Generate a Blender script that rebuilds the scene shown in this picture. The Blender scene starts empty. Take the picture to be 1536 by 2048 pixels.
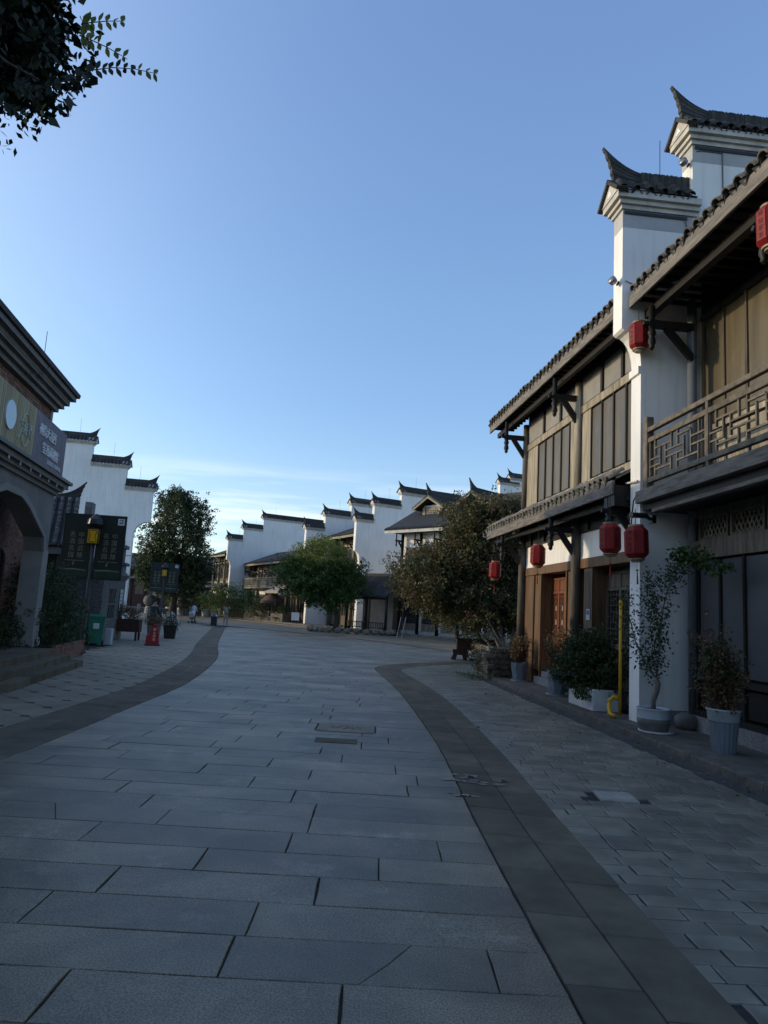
import bpy, bmesh, math, random
import numpy as np
from mathutils import Vector, Matrix

sc = bpy.context.scene
# ------------------------------------------------------------------ camera
TILT, ROLL, CAM_H, FPX = math.radians(8.1), math.radians(3.3), 1.8, 1400.0
f_ = Vector((0, math.cos(TILT), math.sin(TILT)))
r0 = Vector((1, 0, 0)); u0 = r0.cross(f_)
rc = r0*math.cos(ROLL)+u0*math.sin(ROLL); uc = u0*math.cos(ROLL)-r0*math.sin(ROLL)
cd = bpy.data.cameras.new("camera"); cam = bpy.data.objects.new("camera", cd)
sc.collection.objects.link(cam); sc.camera = cam
cam.matrix_world = Matrix(((rc.x, uc.x, -f_.x, 0), (rc.y, uc.y, -f_.y, 0), (rc.z, uc.z, -f_.z, CAM_H), (0, 0, 0, 1)))
cd.sensor_fit = 'VERTICAL'; cd.sensor_height = 36.0; cd.sensor_width = 27.0
cd.lens = 36.0*FPX/2048.0
cd.clip_start = 0.05; cd.clip_end = 3000

# ------------------------------------------------------------------ sky, sun, exposure
SUN_AZ, SUN_EL = math.radians(83), math.radians(12.2)      # azimuth left of the view direction
sund = Vector((-math.sin(SUN_AZ)*math.cos(SUN_EL), math.cos(SUN_AZ)*math.cos(SUN_EL), math.sin(SUN_EL)))
world = bpy.data.worlds.new("World"); sc.world = world; world.use_nodes = True
wn, wl = world.node_tree.nodes, world.node_tree.links
wn.clear()
wout = wn.new('ShaderNodeOutputWorld'); bg = wn.new('ShaderNodeBackground')
sky = wn.new('ShaderNodeTexSky'); sky.sky_type = 'NISHITA'; sky.sun_disc = False
sky.sun_elevation = SUN_EL; sky.sun_rotation = -SUN_AZ
sky.altitude = 0; sky.air_density = 1.0; sky.dust_density = 0.6; sky.ozone_density = 3.0
bg.inputs[1].default_value = 0.15
# thin streaks of cirrus low over the horizon
tc = wn.new('ShaderNodeTexCoord'); mp = wn.new('ShaderNodeMapping'); mp.inputs['Scale'].default_value = (2.6, 2.6, 30)
mp.inputs['Rotation'].default_value = (0, math.radians(5), 0)
nz = wn.new('ShaderNodeTexNoise'); nz.inputs['Scale'].default_value = 1.5; nz.inputs['Detail'].default_value = 5; nz.inputs['Roughness'].default_value = .5
rp = wn.new('ShaderNodeValToRGB'); rp.color_ramp.elements[0].position = .50; rp.color_ramp.elements[1].position = .75
sp = wn.new('ShaderNodeSeparateXYZ'); er = wn.new('ShaderNodeValToRGB')
er.color_ramp.elements[0].position = .02; er.color_ramp.elements[0].color = (0, 0, 0, 1)
er.color_ramp.elements[1].position = .10; er.color_ramp.elements[1].color = (1, 1, 1, 1)
e3 = er.color_ramp.elements.new(.13); e3.color = (.8, .8, .8, 1)
e4 = er.color_ramp.elements.new(.2); e4.color = (0, 0, 0, 1)
mu = wn.new('ShaderNodeMath'); mu.operation = 'MULTIPLY'
mu2 = wn.new('ShaderNodeMath'); mu2.operation = 'MULTIPLY'; mu2.inputs[1].default_value = .85
mx = wn.new('ShaderNodeMixRGB'); mx.inputs[2].default_value = (3.5, 3.55, 3.4, 1)
wl.new(tc.outputs['Generated'], mp.inputs[0]); wl.new(mp.outputs[0], nz.inputs['Vector']); wl.new(nz.outputs['Fac'], rp.inputs[0])
wl.new(tc.outputs['Generated'], sp.inputs[0]); wl.new(sp.outputs['Z'], er.inputs[0])
wl.new(rp.outputs[0], mu.inputs[0]); wl.new(er.outputs[0], mu.inputs[1]); wl.new(mu.outputs[0], mu2.inputs[0])
# clear-air gradient, the same all round, over the sky model's own glow
hz = wn.new('ShaderNodeValToRGB'); hz.color_ramp.interpolation = 'EASE'; he = hz.color_ramp.elements
he[0].position = .0; he[0].color = (1.22/3,1.34/3,1.38/3,1); he[1].position = .30; he[1].color = (.50/3,.82/3,1.42/3,1)
h3 = he.new(.72); h3.color = (.43/3,.70/3,1.40/3,1)
hv = wn.new('ShaderNodeVectorMath'); hv.operation = 'SCALE'; hv.inputs['Scale'].default_value = 3
mh = wn.new('ShaderNodeMixRGB'); mh.inputs[0].default_value = .52
wl.new(sp.outputs['Z'], hz.inputs[0]); wl.new(hz.outputs[0], hv.inputs[0]); wl.new(sky.outputs[0], mh.inputs[1]); wl.new(hv.outputs[0], mh.inputs[2])
# broad aureole round the low sun
dt = wn.new('ShaderNodeVectorMath'); dt.operation = 'DOT_PRODUCT'; dt.inputs[1].default_value = tuple(sund); wl.new(tc.outputs['Generated'], dt.inputs[0])
dm = wn.new('ShaderNodeMath'); dm.operation = 'MAXIMUM'; dm.inputs[1].default_value = 0; wl.new(dt.outputs['Value'], dm.inputs[0])
dp = wn.new('ShaderNodeMath'); dp.operation = 'POWER'; dp.inputs[1].default_value = 3.5; wl.new(dm.outputs[0], dp.inputs[0])
ga = wn.new('ShaderNodeMixRGB'); ga.blend_type = 'ADD'; ga.inputs[2].default_value = (1.7, 1.65, 1.4, 1); wl.new(dp.outputs[0], ga.inputs[0]); wl.new(mh.outputs[0], ga.inputs[1])
wl.new(mu2.outputs[0], mx.inputs[0]); wl.new(ga.outputs[0], mx.inputs[1]); wl.new(mx.outputs[0], bg.inputs[0]); wl.new(bg.outputs[0], wout.inputs[0])

sd = bpy.data.lights.new("sun", 'SUN'); sd.energy = .9; sd.angle = math.radians(.6); sd.color = (1, .80, .50)
sun = bpy.data.objects.new("sun", sd); sc.collection.objects.link(sun)
sun.location = (-30, 10, 30); sun.rotation_euler = sund.to_track_quat('Z', 'Y').to_euler()
sc.view_settings.view_transform = 'Standard'; sc.view_settings.look = 'None'
sc.cycles.max_bounces = 10; sc.cycles.diffuse_bounces = 7
sc.view_settings.exposure = 1.42; sc.view_settings.gamma = 1; sc.view_settings.use_curve_mapping = False

# ------------------------------------------------------------------ helpers
COL = sc.collection
rng = np.random.default_rng(7); random.seed(7)
PI = math.pi
class MB:
    def __init__(s): s.v = []; s.f = []
    def quad(s, *p):
        b = len(s.v); s.v += [tuple(q) for q in p]; s.f.append(tuple(range(b, b+len(p)))); return s
    def box(s, x0, x1, y0, y1, z0, z1):
        b = len(s.v)
        s.v += [(x0,y0,z0),(x1,y0,z0),(x1,y1,z0),(x0,y1,z0),(x0,y0,z1),(x1,y0,z1),(x1,y1,z1),(x0,y1,z1)]
        s.f += [tuple(b+i for i in q) for q in ((0,3,2,1),(4,5,6,7),(0,1,5,4),(1,2,6,5),(2,3,7,6),(3,0,4,7))]
        return s
    def cbox(s, x0, x1, y0, y1, z0, z1, c=.01):
        # box with chamfered edges: cheap soft outline
        b = len(s.v)
        xs, ys, zs = (x0, x1), (y0, y1), (z0, z1)
        idx = {}
        for i in (0,1):
            for j in (0,1):
                for k in (0,1):
                    sx, sy, sz = 1-2*i, 1-2*j, 1-2*k
                    X, Y, Z = xs[i], ys[j], zs[k]
                    for ax in (0,1,2):
                        p = [X+sx*c, Y+sy*c, Z+sz*c]; p[ax] = (X, Y, Z)[ax]
                        idx[(i,j,k,ax)] = len(s.v); s.v.append(tuple(p))
        g = lambda *a: idx[a]
        s.f += [(g(0,0,0,0),g(0,0,1,0),g(0,1,1,0),g(0,1,0,0)),(g(1,0,0,0),g(1,1,0,0),g(1,1,1,0),g(1,0,1,0)),
                (g(0,0,0,1),g(1,0,0,1),g(1,0,1,1),g(0,0,1,1)),(g(0,1,0,1),g(0,1,1,1),g(1,1,1,1),g(1,1,0,1)),
                (g(0,0,0,2),g(0,1,0,2),g(1,1,0,2),g(1,0,0,2)),(g(0,0,1,2),g(1,0,1,2),g(1,1,1,2),g(0,1,1,2))]
        for j in (0,1):
            for k in (0,1): s.f.append((g(0,j,k,1),g(1,j,k,1),g(1,j,k,2),g(0,j,k,2)))
        for i in (0,1):
            for k in (0,1): s.f.append((g(i,0,k,0),g(i,1,k,0),g(i,1,k,2),g(i,0,k,2)))
            for j in (0,1): s.f.append((g(i,j,0,0),g(i,j,1,0),g(i,j,1,1),g(i,j,0,1)))
        for i in (0,1):
            for j in (0,1):
                for k in (0,1): s.f.append((g(i,j,k,0),g(i,j,k,1),g(i,j,k,2)))
        return s
    def prism(s, poly, axis, a, b_):
        # poly: 2D points; extruded along axis ('x': poly=(y,z); 'y': (x,z); 'z': (x,y))
        mk = {'x': lambda p, t: (t, p[0], p[1]), 'y': lambda p, t: (p[0], t, p[1]), 'z': lambda p, t: (p[0], p[1], t)}[axis]
        n = len(poly); b = len(s.v)
        s.v += [mk(p, a) for p in poly]+[mk(p, b_) for p in poly]
        s.f.append(tuple(range(b, b+n))[::-1]); s.f.append(tuple(range(b+n, b+2*n)))
        for i in range(n): j = (i+1) % n; s.f.append((b+i, b+j, b+n+j, b+n+i))
        return s
    def beam(s, p, q, w, h, up=(0,0,1)):
        p, q = Vector(p), Vector(q); d = (q-p).normalized(); u = Vector(up)
        if abs(d.dot(u)) > .98: u = Vector((0,1,0))
        r = d.cross(u).normalized()*w/2; t = r.cross(d).normalized()*h/2
        b = len(s.v)
        for c in (p, q): s.v += [tuple(c-r-t), tuple(c+r-t), tuple(c+r+t), tuple(c-r+t)]
        s.f += [tuple(b+i for i in k) for k in ((0,1,2,3),(7,6,5,4),(0,4,5,1),(1,5,6,2),(2,6,7,3),(3,7,4,0))]
        return s
    def tube(s, pts, rad, n=8, cap=True):
        pts = [Vector(p) for p in pts]; m = len(pts)
        if not hasattr(rad, '__len__'): rad = [rad]*m
        b = len(s.v); ref = None
        for i, p in enumerate(pts):
            d = (pts[min(i+1, m-1)]-pts[max(i-1, 0)]).normalized()
            if ref is None or abs(ref.dot(d)) > .95: ref = Vector((0,0,1)) if abs(d.z) < .9 else Vector((1,0,0))
            r = d.cross(ref).normalized(); t = r.cross(d).normalized(); ref = t
            for k in range(n):
                a = 2*PI*k/n; s.v.append(tuple(p+(r*math.cos(a)+t*math.sin(a))*rad[i]))
        for i in range(m-1):
            for k in range(n):
                k2 = (k+1) % n; s.f.append((b+i*n+k, b+i*n+k2, b+(i+1)*n+k2, b+(i+1)*n+k))
        if cap: s.f.append(tuple(range(b, b+n))[::-1]); s.f.append(tuple(range(b+(m-1)*n, b+m*n)))
        return s
    def lathe(s, prof, c=(0,0,0), n=20, rot=0, caps=True):
        b = len(s.v); m = len(prof)
        for r, z in prof:
            for k in range(n):
                a = 2*PI*k/n+rot; s.v.append((c[0]+r*math.cos(a), c[1]+r*math.sin(a), c[2]+z))
        for i in range(m-1):
            for k in range(n):
                k2 = (k+1) % n; s.f.append((b+i*n+k, b+i*n+k2, b+(i+1)*n+k2, b+(i+1)*n+k))
        if caps: s.f.append(tuple(range(b, b+n))[::-1]); s.f.append(tuple(range(b+(m-1)*n, b+m*n)))
        return s
    def grid(s, fn, nu, nv):
        b = len(s.v)
        for i in range(nu+1):
            for j in range(nv+1): s.v.append(tuple(fn(i/nu, j/nv)))
        for i in range(nu):
            for j in range(nv):
                a = b+i*(nv+1)+j; s.f.append((a, a+nv+1, a+nv+2, a+1))
        return s
    def mesh(s, name, smooth=False):
        me = bpy.data.meshes.new(name); me.from_pydata(s.v, [], s.f); me.update()
        if smooth: me.polygons.foreach_set('use_smooth', [True]*len(me.polygons))
        return me
    def build(s, name, mt, parent=None, smooth=False, loc=None, rot=None):
        return OB(name, s.mesh(name, smooth), mt, parent, loc, rot)
def OB(name, me, mt, parent=None, loc=None, rot=None):
    o = bpy.data.objects.new(name, me); COL.objects.link(o)
    if mt is not None and not me.materials: me.materials.append(mt)
    if parent is not None: o.parent = parent
    if loc is not None: o.location = loc
    if rot is not None: o.rotation_euler = rot if hasattr(rot, '__len__') else (0, 0, rot)
    return o
def tag(o, label, cat, group=None):
    o['label'] = label; o['category'] = cat
    if group: o['group'] = group
    return o
def struct(o): o['kind'] = 'structure'; return o
def stuff(o): o['kind'] = 'stuff'; return o
def thing(name, label, cat, loc=(0,0,0), rz=0, group=None):
    e = bpy.data.objects.new(name, None); COL.objects.link(e); e.empty_display_size = .2
    e.location = loc; e.rotation_euler = (0, 0, rz); return tag(e, label, cat, group)
def copy_tree(o, parent=None):
    c = o.copy(); COL.objects.link(c); c.parent = parent
    for ch in o.children: copy_tree(ch, c)
    return c
def lerp_poly(pts, t):   # x as a function of y on a polyline [(x,y),...] with y rising
    for (xa, ya), (xb, yb) in zip(pts, pts[1:]):
        if t <= yb: return xa+(xb-xa)*(t-ya)/(yb-ya) if yb > ya else xb
    return pts[-1][0]

# ------------------------------------------------------------------ materials
def _n(nt, t, **k):
    n = nt.nodes.new(t)
    for a, v in k.items(): setattr(n, a, v)
    return n
def M(name, c, c2=None, rough=.8, scale=3., detail=6, bump=.3, bscale=60., bdist=.004, island=.12, spec=.3, stretch=None,
      metal=0., lo=.35, hi=.65, speck=.0, speckscale=220., speckcol=(1,1,1), transl=0., scuff=0., scuffcol=(.6,.62,.64), scuffscale=2.2, brick=None, streak=0., stain=0., stainscale=.9):
    m = bpy.data.materials.new(name); m.use_nodes = True; nt = m.node_tree; nt.nodes.clear(); L = nt.links.new
    out = _n(nt, 'ShaderNodeOutputMaterial'); b = _n(nt, 'ShaderNodeBsdfPrincipled')
    b.inputs['Roughness'].default_value = rough; b.inputs['Metallic'].default_value = metal; b.inputs['Specular IOR Level'].default_value = spec
    geo = _n(nt, 'ShaderNodeNewGeometry'); oi = _n(nt, 'ShaderNodeObjectInfo')
    pos = geo.outputs['Position']
    if stretch:
        mp = _n(nt, 'ShaderNodeMapping'); mp.inputs['Scale'].default_value = stretch; L(pos, mp.inputs[0]); vec = mp.outputs[0]
    else: vec = pos
    # an offset per piece so that no two pieces carry the same grain
    add = _n(nt, 'ShaderNodeMath', operation='ADD'); L(oi.outputs['Random'], add.inputs[0]); L(geo.outputs['Random Per Island'], add.inputs[1])
    fr = _n(nt, 'ShaderNodeMath', operation='FRACT'); L(add.outputs[0], fr.inputs[0]); rnd = fr.outputs[0]
    n1 = _n(nt, 'ShaderNodeTexNoise'); n1.inputs['Scale'].default_value = scale; n1.inputs['Detail'].default_value = detail; n1.inputs['Roughness'].default_value = .6
    L(vec, n1.inputs['Vector'])
    mr = _n(nt, 'ShaderNodeMapRange'); mr.inputs['From Min'].default_value = lo; mr.inputs['From Max'].default_value = hi; L(n1.outputs['Fac'], mr.inputs['Value'])
    mix = _n(nt, 'ShaderNodeMixRGB'); c2 = c2 or tuple(x*.7 for x in c)
    mix.inputs[1].default_value = (*c2, 1); mix.inputs[2].default_value = (*c, 1); L(mr.outputs[0], mix.inputs[0])
    cur = mix.outputs[0]
    if brick:
        bt = _n(nt, 'ShaderNodeTexBrick'); bt.inputs['Scale'].default_value = 1; bt.inputs['Brick Width'].default_value = brick[0]; bt.inputs['Row Height'].default_value = brick[1]
        bt.inputs['Mortar Size'].default_value = brick[2]; bt.inputs['Color1'].default_value = (*c, 1); bt.inputs['Color2'].default_value = (*c2, 1); bt.inputs['Mortar'].default_value = (*brick[3], 1)
        cx = _n(nt, 'ShaderNodeMapping'); cx.inputs['Rotation'].default_value = brick[4]; L(pos, cx.inputs[0]); L(cx.outputs[0], bt.inputs['Vector'])
        mm = _n(nt, 'ShaderNodeMixRGB', blend_type='MULTIPLY'); mm.inputs[0].default_value = .5; L(bt.outputs['Color'], mm.inputs[1])
        gm = _n(nt, 'ShaderNodeMixRGB'); gm.inputs[1].default_value = (.6,.6,.6,1); gm.inputs[2].default_value = (1.3,1.3,1.3,1); L(mr.outputs[0], gm.inputs[0]); L(gm.outputs[0], mm.inputs[2])
        cur = mm.outputs[0]
    if streak:
        ms = _n(nt, 'ShaderNodeMapping'); ms.inputs['Scale'].default_value = (5, 5, .35); L(pos, ms.inputs[0])
        ns = _n(nt, 'ShaderNodeTexNoise'); ns.inputs['Scale'].default_value = 1.4; ns.inputs['Detail'].default_value = 7; L(ms.outputs[0], ns.inputs['Vector'])
        rs = _n(nt, 'ShaderNodeMapRange'); rs.inputs['From Min'].default_value = .5; rs.inputs['From Max'].default_value = .75; rs.inputs['To Max'].default_value = streak; L(ns.outputs['Fac'], rs.inputs['Value'])
        mk = _n(nt, 'ShaderNodeMixRGB'); L(rs.outputs[0], mk.inputs[0]); L(cur, mk.inputs[1]); mk.inputs[2].default_value = (c[0]*.45, c[1]*.45, c[2]*.43, 1); cur = mk.outputs[0]
    if stain:
        n5 = _n(nt, 'ShaderNodeTexNoise'); n5.inputs['Scale'].default_value = stainscale; n5.inputs['Detail'].default_value = 8; n5.inputs['Roughness'].default_value = .62; n5.inputs['Distortion'].default_value = .4; L(pos, n5.inputs['Vector'])
        r5 = _n(nt, 'ShaderNodeMapRange'); r5.inputs['From Min'].default_value = .46; r5.inputs['From Max'].default_value = .66; r5.inputs['To Max'].default_value = stain; L(n5.outputs['Fac'], r5.inputs['Value'])
        m5 = _n(nt, 'ShaderNodeMixRGB'); L(r5.outputs[0], m5.inputs[0]); L(cur, m5.inputs[1]); m5.inputs[2].default_value = (c2[0]*.5, c2[1]*.5, c2[2]*.5, 1); cur = m5.outputs[0]
    if scuff:
        n3 = _n(nt, 'ShaderNodeTexNoise'); n3.inputs['Scale'].default_value = scuffscale; n3.inputs['Detail'].default_value = 10; n3.inputs['Roughness'].default_value = .72; L(pos, n3.inputs['Vector'])
        r3 = _n(nt, 'ShaderNodeMapRange'); r3.inputs['From Min'].default_value = .57; r3.inputs['From Max'].default_value = .76; r3.inputs['To Max'].default_value = scuff; L(n3.outputs['Fac'], r3.inputs['Value'])
        m3 = _n(nt, 'ShaderNodeMixRGB'); L(r3.outputs[0], m3.inputs[0]); L(cur, m3.inputs[1]); m3.inputs[2].default_value = (*scuffcol, 1); cur = m3.outputs[0]
    if speck:
        n4 = _n(nt, 'ShaderNodeTexNoise'); n4.inputs['Scale'].default_value = speckscale; n4.inputs['Detail'].default_value = 2; L(pos, n4.inputs['Vector'])
        r4 = _n(nt, 'ShaderNodeMapRange'); r4.inputs['From Min'].default_value = .3; r4.inputs['From Max'].default_value = .7; r4.inputs['To Min'].default_value = 1-speck; r4.inputs['To Max'].default_value = 1+speck; L(n4.outputs['Fac'], r4.inputs['Value'])
        m4 = _n(nt, 'ShaderNodeVectorMath', operation='SCALE'); L(cur, m4.inputs[0]); L(r4.outputs[0], m4.inputs['Scale']); cur = m4.outputs[0]
    if island:
        ri = _n(nt, 'ShaderNodeMapRange'); ri.inputs['To Min'].default_value = 1-island; ri.inputs['To Max'].default_value = 1+island; L(rnd, ri.inputs['Value'])
        mi = _n(nt, 'ShaderNodeVectorMath', operation='SCALE'); L(cur, mi.inputs[0]); L(ri.outputs[0], mi.inputs['Scale']); cur = mi.outputs[0]
    L(cur, b.inputs['Base Color'])
    if bump:
        n2 = _n(nt, 'ShaderNodeTexNoise'); n2.inputs['Scale'].default_value = bscale; n2.inputs['Detail'].default_value = 5
        L(vec if stretch else pos, n2.inputs['Vector'])
        bp = _n(nt, 'ShaderNodeBump'); bp.inputs['Strength'].default_value = bump; bp.inputs['Distance'].default_value = bdist
        if brick:
            ad = _n(nt, 'ShaderNodeMath', operation='SUBTRACT'); L(n2.outputs['Fac'], ad.inputs[0]); L(bt.outputs['Fac'], ad.inputs[1]); L(ad.outputs[0], bp.inputs['Height'])
        else: L(n2.outputs['Fac'], bp.inputs['Height'])
        L(bp.outputs[0], b.inputs['Normal'])
    if transl:
        tr = _n(nt, 'ShaderNodeBsdfTranslucent'); L(cur, tr.inputs[0]); ms_ = _n(nt, 'ShaderNodeMixShader'); ms_.inputs[0].default_value = transl
        L(b.outputs[0], ms_.inputs[1]); L(tr.outputs[0], ms_.inputs[2]); L(ms_.outputs[0], out.inputs[0])
    else: L(b.outputs[0], out.inputs[0])
    return m
W = {}
W['granite'] = M('granite_slab', (.258,.200,.126), (.124,.098,.063), rough=.50, scale=.8, bump=.35, bscale=190, bdist=.003, island=.25, speck=.6, speckscale=95, scuff=.75, scuffcol=(.42,.36,.28), scuffscale=1.3, spec=.7, stain=.75, stainscale=.75)
W['darkstone'] = M('dark_band_stone', (.168,.138,.098), (.106,.088,.064), rough=.8, scale=2.2, bump=.25, bscale=120, bdist=.002, island=.16, speck=.12, scuff=.25, scuffcol=(.17,.17,.17), scuffscale=1.6, spec=.12)
W['inset'] = M('dark_inset_stone', (.095,.080,.062), (.065,.055,.044), rough=.8, bump=.2, island=.2, spec=.1)
W['slate'] = M('slate_brick', (.255,.232,.176), (.158,.145,.112), rough=.48, scale=2.6, bump=.5, bscale=50, bdist=.003, island=.17, scuff=.28, scuffcol=(.36,.335,.28), scuffscale=2.0, spec=.5, stain=.6, stainscale=.9)
W['pale'] = M('pale_paver', (.290,.240,.168), (.215,.180,.128), rough=.7, scale=1.5, bump=.2, bscale=120, island=.10, speck=.12, scuff=.2, scuffcol=(.34,.35,.36))
W['joint'] = M('joint_dirt', (.062,.056,.048), (.030,.028,.025), rough=.95, scale=9, bump=.6, bscale=90, bdist=.01, island=0)
W['gutter'] = M('gutter_concrete', (.085,.080,.074), (.045,.044,.042), rough=.9, scale=5, bump=.8, bscale=70, bdist=.01, island=0, scuff=.6, scuffcol=(.24,.24,.23), scuffscale=3.5)
W['kerb'] = M('kerb_stone', (.135,.115,.096), (.075,.064,.055), rough=.85, scale=5, bump=.8, bscale=38, bdist=.012, island=.14, scuff=.3, scuffcol=(.22,.21,.2))
W['walk'] = M('walkway_stone', (.135,.122,.105), (.080,.073,.064), rough=.75, scale=3, bump=.4, bscale=80, island=.12, scuff=.25, scuffcol=(.2,.2,.2))
W['ground'] = M('far_ground', (.225,.182,.122), (.178,.146,.10), rough=.45, scale=.6, bump=.1, island=0, brick=(1.5,.5,.012,(.05,.05,.05),(0,0,0)))
W['white'] = M('white_plaster', (.80,.79,.765), (.72,.71,.69), rough=.85, scale=.6, bump=.2, bscale=18, bdist=.005, island=0, streak=.26, lo=.3, hi=.6)
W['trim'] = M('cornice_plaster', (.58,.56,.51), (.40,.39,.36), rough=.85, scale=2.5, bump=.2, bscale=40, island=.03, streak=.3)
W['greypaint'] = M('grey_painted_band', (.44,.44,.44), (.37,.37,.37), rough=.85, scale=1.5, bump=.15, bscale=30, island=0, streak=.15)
W['tile'] = M('clay_roof_tile', (.062,.060,.058), (.034,.034,.034), rough=.8, scale=7, bump=.5, bscale=50, island=.3, scuff=.35, scuffcol=(.16,.155,.145), scuffscale=5)
W['tileend'] = M('eave_tile_end', (.150,.143,.132), (.070,.067,.063), rough=.85, scale=9, bump=.5, bscale=50, island=.28)
W['tilegrey'] = M('dusty_grey_tile', (.135,.137,.14), (.082,.083,.085), rough=.85, scale=7, bump=.5, bscale=50, island=.15)
W['tilep'] = M('eave_tile_pale', (.20,.19,.175), (.09,.088,.084), rough=.85, scale=9, bump=.4, bscale=50, island=.25)
W['wood'] = M('weathered_wood', (.140,.118,.092), (.060,.051,.042), rough=.75, scale=2.2, stretch=(5,5,.6), bump=.5, bscale=18, bdist=.004, island=.15, scuff=.2, scuffcol=(.25,.23,.2), scuffscale=4)
W['railwood'] = M('weathered_rail', (.180,.150,.112), (.085,.071,.055), rough=.75, scale=2.2, stretch=(3,3,3), bump=.4, bscale=18, island=.15)
W['woodh'] = M('weathered_beam', (.205,.182,.155), (.090,.082,.074), rough=.78, scale=1.4, stretch=(14,1.2,14), bump=.6, bscale=6, bdist=.006, island=.12, scuff=.3, scuffcol=(.27,.26,.25), scuffscale=3)
W['darkwood'] = M('dark_stained_wood', (.016,.013,.011), (.008,.007,.006), rough=.55, scale=3, stretch=(6,6,.8), bump=.3, bscale=16, island=.15)
W['panel'] = M('olive_brown_shutter', (.122,.097,.054), (.075,.059,.034), rough=.42, scale=1.3, stretch=(4,4,.35), bump=.12, bscale=10, island=.12, spec=.5, scuff=.22, scuffcol=(.36,.33,.28), scuffscale=2.6)
W['board'] = M('pale_weathered_board', (.40,.35,.265), (.17,.147,.112), rough=.8, scale=1.6, stretch=(7,7,.5), bump=.5, bscale=14, island=.10, scuff=.2, scuffcol=(.42,.39,.34), scuffscale=3)
W['shutter'] = M('slate_grey_shutter', (.060,.064,.074), (.044,.047,.055), rough=.42, scale=1., bump=.06, bscale=20, island=.10, spec=.5)
W['brownwood'] = M('brown_door_frame', (.170,.098,.048), (.085,.047,.024), rough=.6, scale=2, stretch=(6,6,.5), bump=.3, bscale=16, island=.10)
W['redwood'] = M('red_brown_door', (.230,.080,.036), (.130,.044,.022), rough=.5, scale=2, stretch=(6,6,.6), bump=.25, bscale=16, island=.10)
W['glass'] = M('dark_glass', (.020,.022,.024), (.014,.015,.017), rough=.12, scale=2, bump=.02, island=.1, spec=.6)
W['paper'] = M('pale_window_paper', (.34,.32,.28), (.24,.22,.19), rough=.7, scale=3, bump=0, island=.1)
W['red'] = M('red_lantern_cloth', (.33,.020,.018), (.24,.013,.012), rough=.55, scale=8, bump=.15, bscale=200, bdist=.001, island=.10, transl=.22)
W['ink'] = M('black_ink', (.012,.010,.010), rough=.6, bump=0, island=0)
W['gold'] = M('faded_gold_trim', (.34,.27,.17), (.14,.11,.07), rough=.5, scale=40, bump=0, island=.1)
W['blackmetal'] = M('black_metal', (.014,.014,.016), (.010,.010,.011), rough=.45, scale=5, bump=.05, island=.1, spec=.5)
W['greymetal'] = M('grey_metal', (.28,.29,.30), (.2,.2,.21), rough=.4, scale=5, bump=.05, island=.1, metal=.6)
W['greypaintmetal'] = M('painted_grey_pipe', (.13,.145,.16), (.10,.11,.12), rough=.5, scale=3, bump=.05, island=0)
W['yellowpipe'] = M('yellow_gas_pipe', (.62,.36,.018), (.5,.27,.015), rough=.45, scale=6, bump=.05, island=0)
W['whitepipe'] = M('white_pipe', (.7,.68,.62), (.55,.53,.5), rough=.5, scale=6, bump=.05, island=0)
W['potgrey'] = M('blue_grey_pot', (.155,.185,.215), (.125,.15,.175), rough=.5, scale=3, bump=.05, island=.06, scuff=.15, scuffcol=(.3,.32,.33))
W['potlight'] = M('pale_pot_rim', (.40,.43,.46), (.32,.35,.38), rough=.5, scale=3, bump=.05, island=.05)
W['potblack'] = M('black_glazed_jar', (.02,.021,.023), rough=.25, bump=.02, island=0, spec=.6)
W['whitebox'] = M('white_planter', (.66,.67,.66), (.5,.51,.5), rough=.6, scale=2, bump=.08, island=.0, scuff=.25, scuffcol=(.35,.35,.33))
W['soil'] = M('potting_soil', (.03,.022,.016), (.018,.014,.01), rough=.95, scale=20, bump=.9, bscale=60, bdist=.02, island=0)
W['stone'] = M('rubble_stone', (.20,.175,.14), (.11,.096,.078), rough=.9, scale=5, bump=.8, bscale=25, bdist=.015, island=.25)
W['greystone'] = M('grey_carved_stone', (.17,.165,.155), (.11,.107,.10), rough=.85, scale=6, bump=.5, bscale=40, island=.1)
W['granitelight'] = M('speckled_granite_base', (.24,.25,.26), (.17,.175,.18), rough=.75, scale=5, bump=.3, bscale=120, island=.06, speck=.5, speckscale=55)
W['redbrick'] = M('red_brick', (.26,.135,.098), (.155,.085,.064), rough=.9, scale=6, bump=.4, bscale=60, island=.28)
W['mortar'] = M('mortar', (.24,.23,.21), (.15,.145,.135), rough=.95, scale=10, bump=.4, island=0)
W['greybrick'] = M('grey_brick', (.150,.150,.145), (.095,.095,.092), rough=.9, scale=6, bump=.4, bscale=60, island=.22)
W['render'] = M('grey_render', (.21,.20,.19), (.155,.15,.142), rough=.85, scale=1.5, bump=.2, bscale=50, island=0, streak=.3)
W['render2'] = M('pale_grey_render', (.27,.26,.245), (.21,.203,.192), rough=.85, scale=1.5, bump=.2, bscale=50, island=0)
W['slatgold'] = M('olive_sign_slat', (.40,.33,.19), (.28,.23,.13), rough=.6, scale=2, stretch=(6,6,.6), bump=.15, island=.16)
W['slatpurple'] = M('mauve_sign_slat', (.20,.165,.20), (.14,.118,.145), rough=.55, scale=2, stretch=(6,6,.6), bump=.15, island=.14)
W['letter'] = M('white_sign_letter', (.80,.80,.80), rough=.5, bump=0, island=0)
W['disc'] = M('pale_blue_sign_disc', (.52,.64,.70), (.47,.6,.66), rough=.25, scale=1.5, bump=0, island=0, spec=.5)
W['greenletter'] = M('pale_green_logo', (.46,.50,.40), rough=.5, bump=0, island=0)
W['banner'] = M('dark_green_banner', (.012,.022,.018), (.008,.014,.012), rough=.5, scale=2, bump=.05, island=.05)
W['banner2'] = M('green_banner_foot', (.018,.040,.028), (.012,.026,.02), rough=.5, scale=2, bump=.05, island=0)
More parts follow.
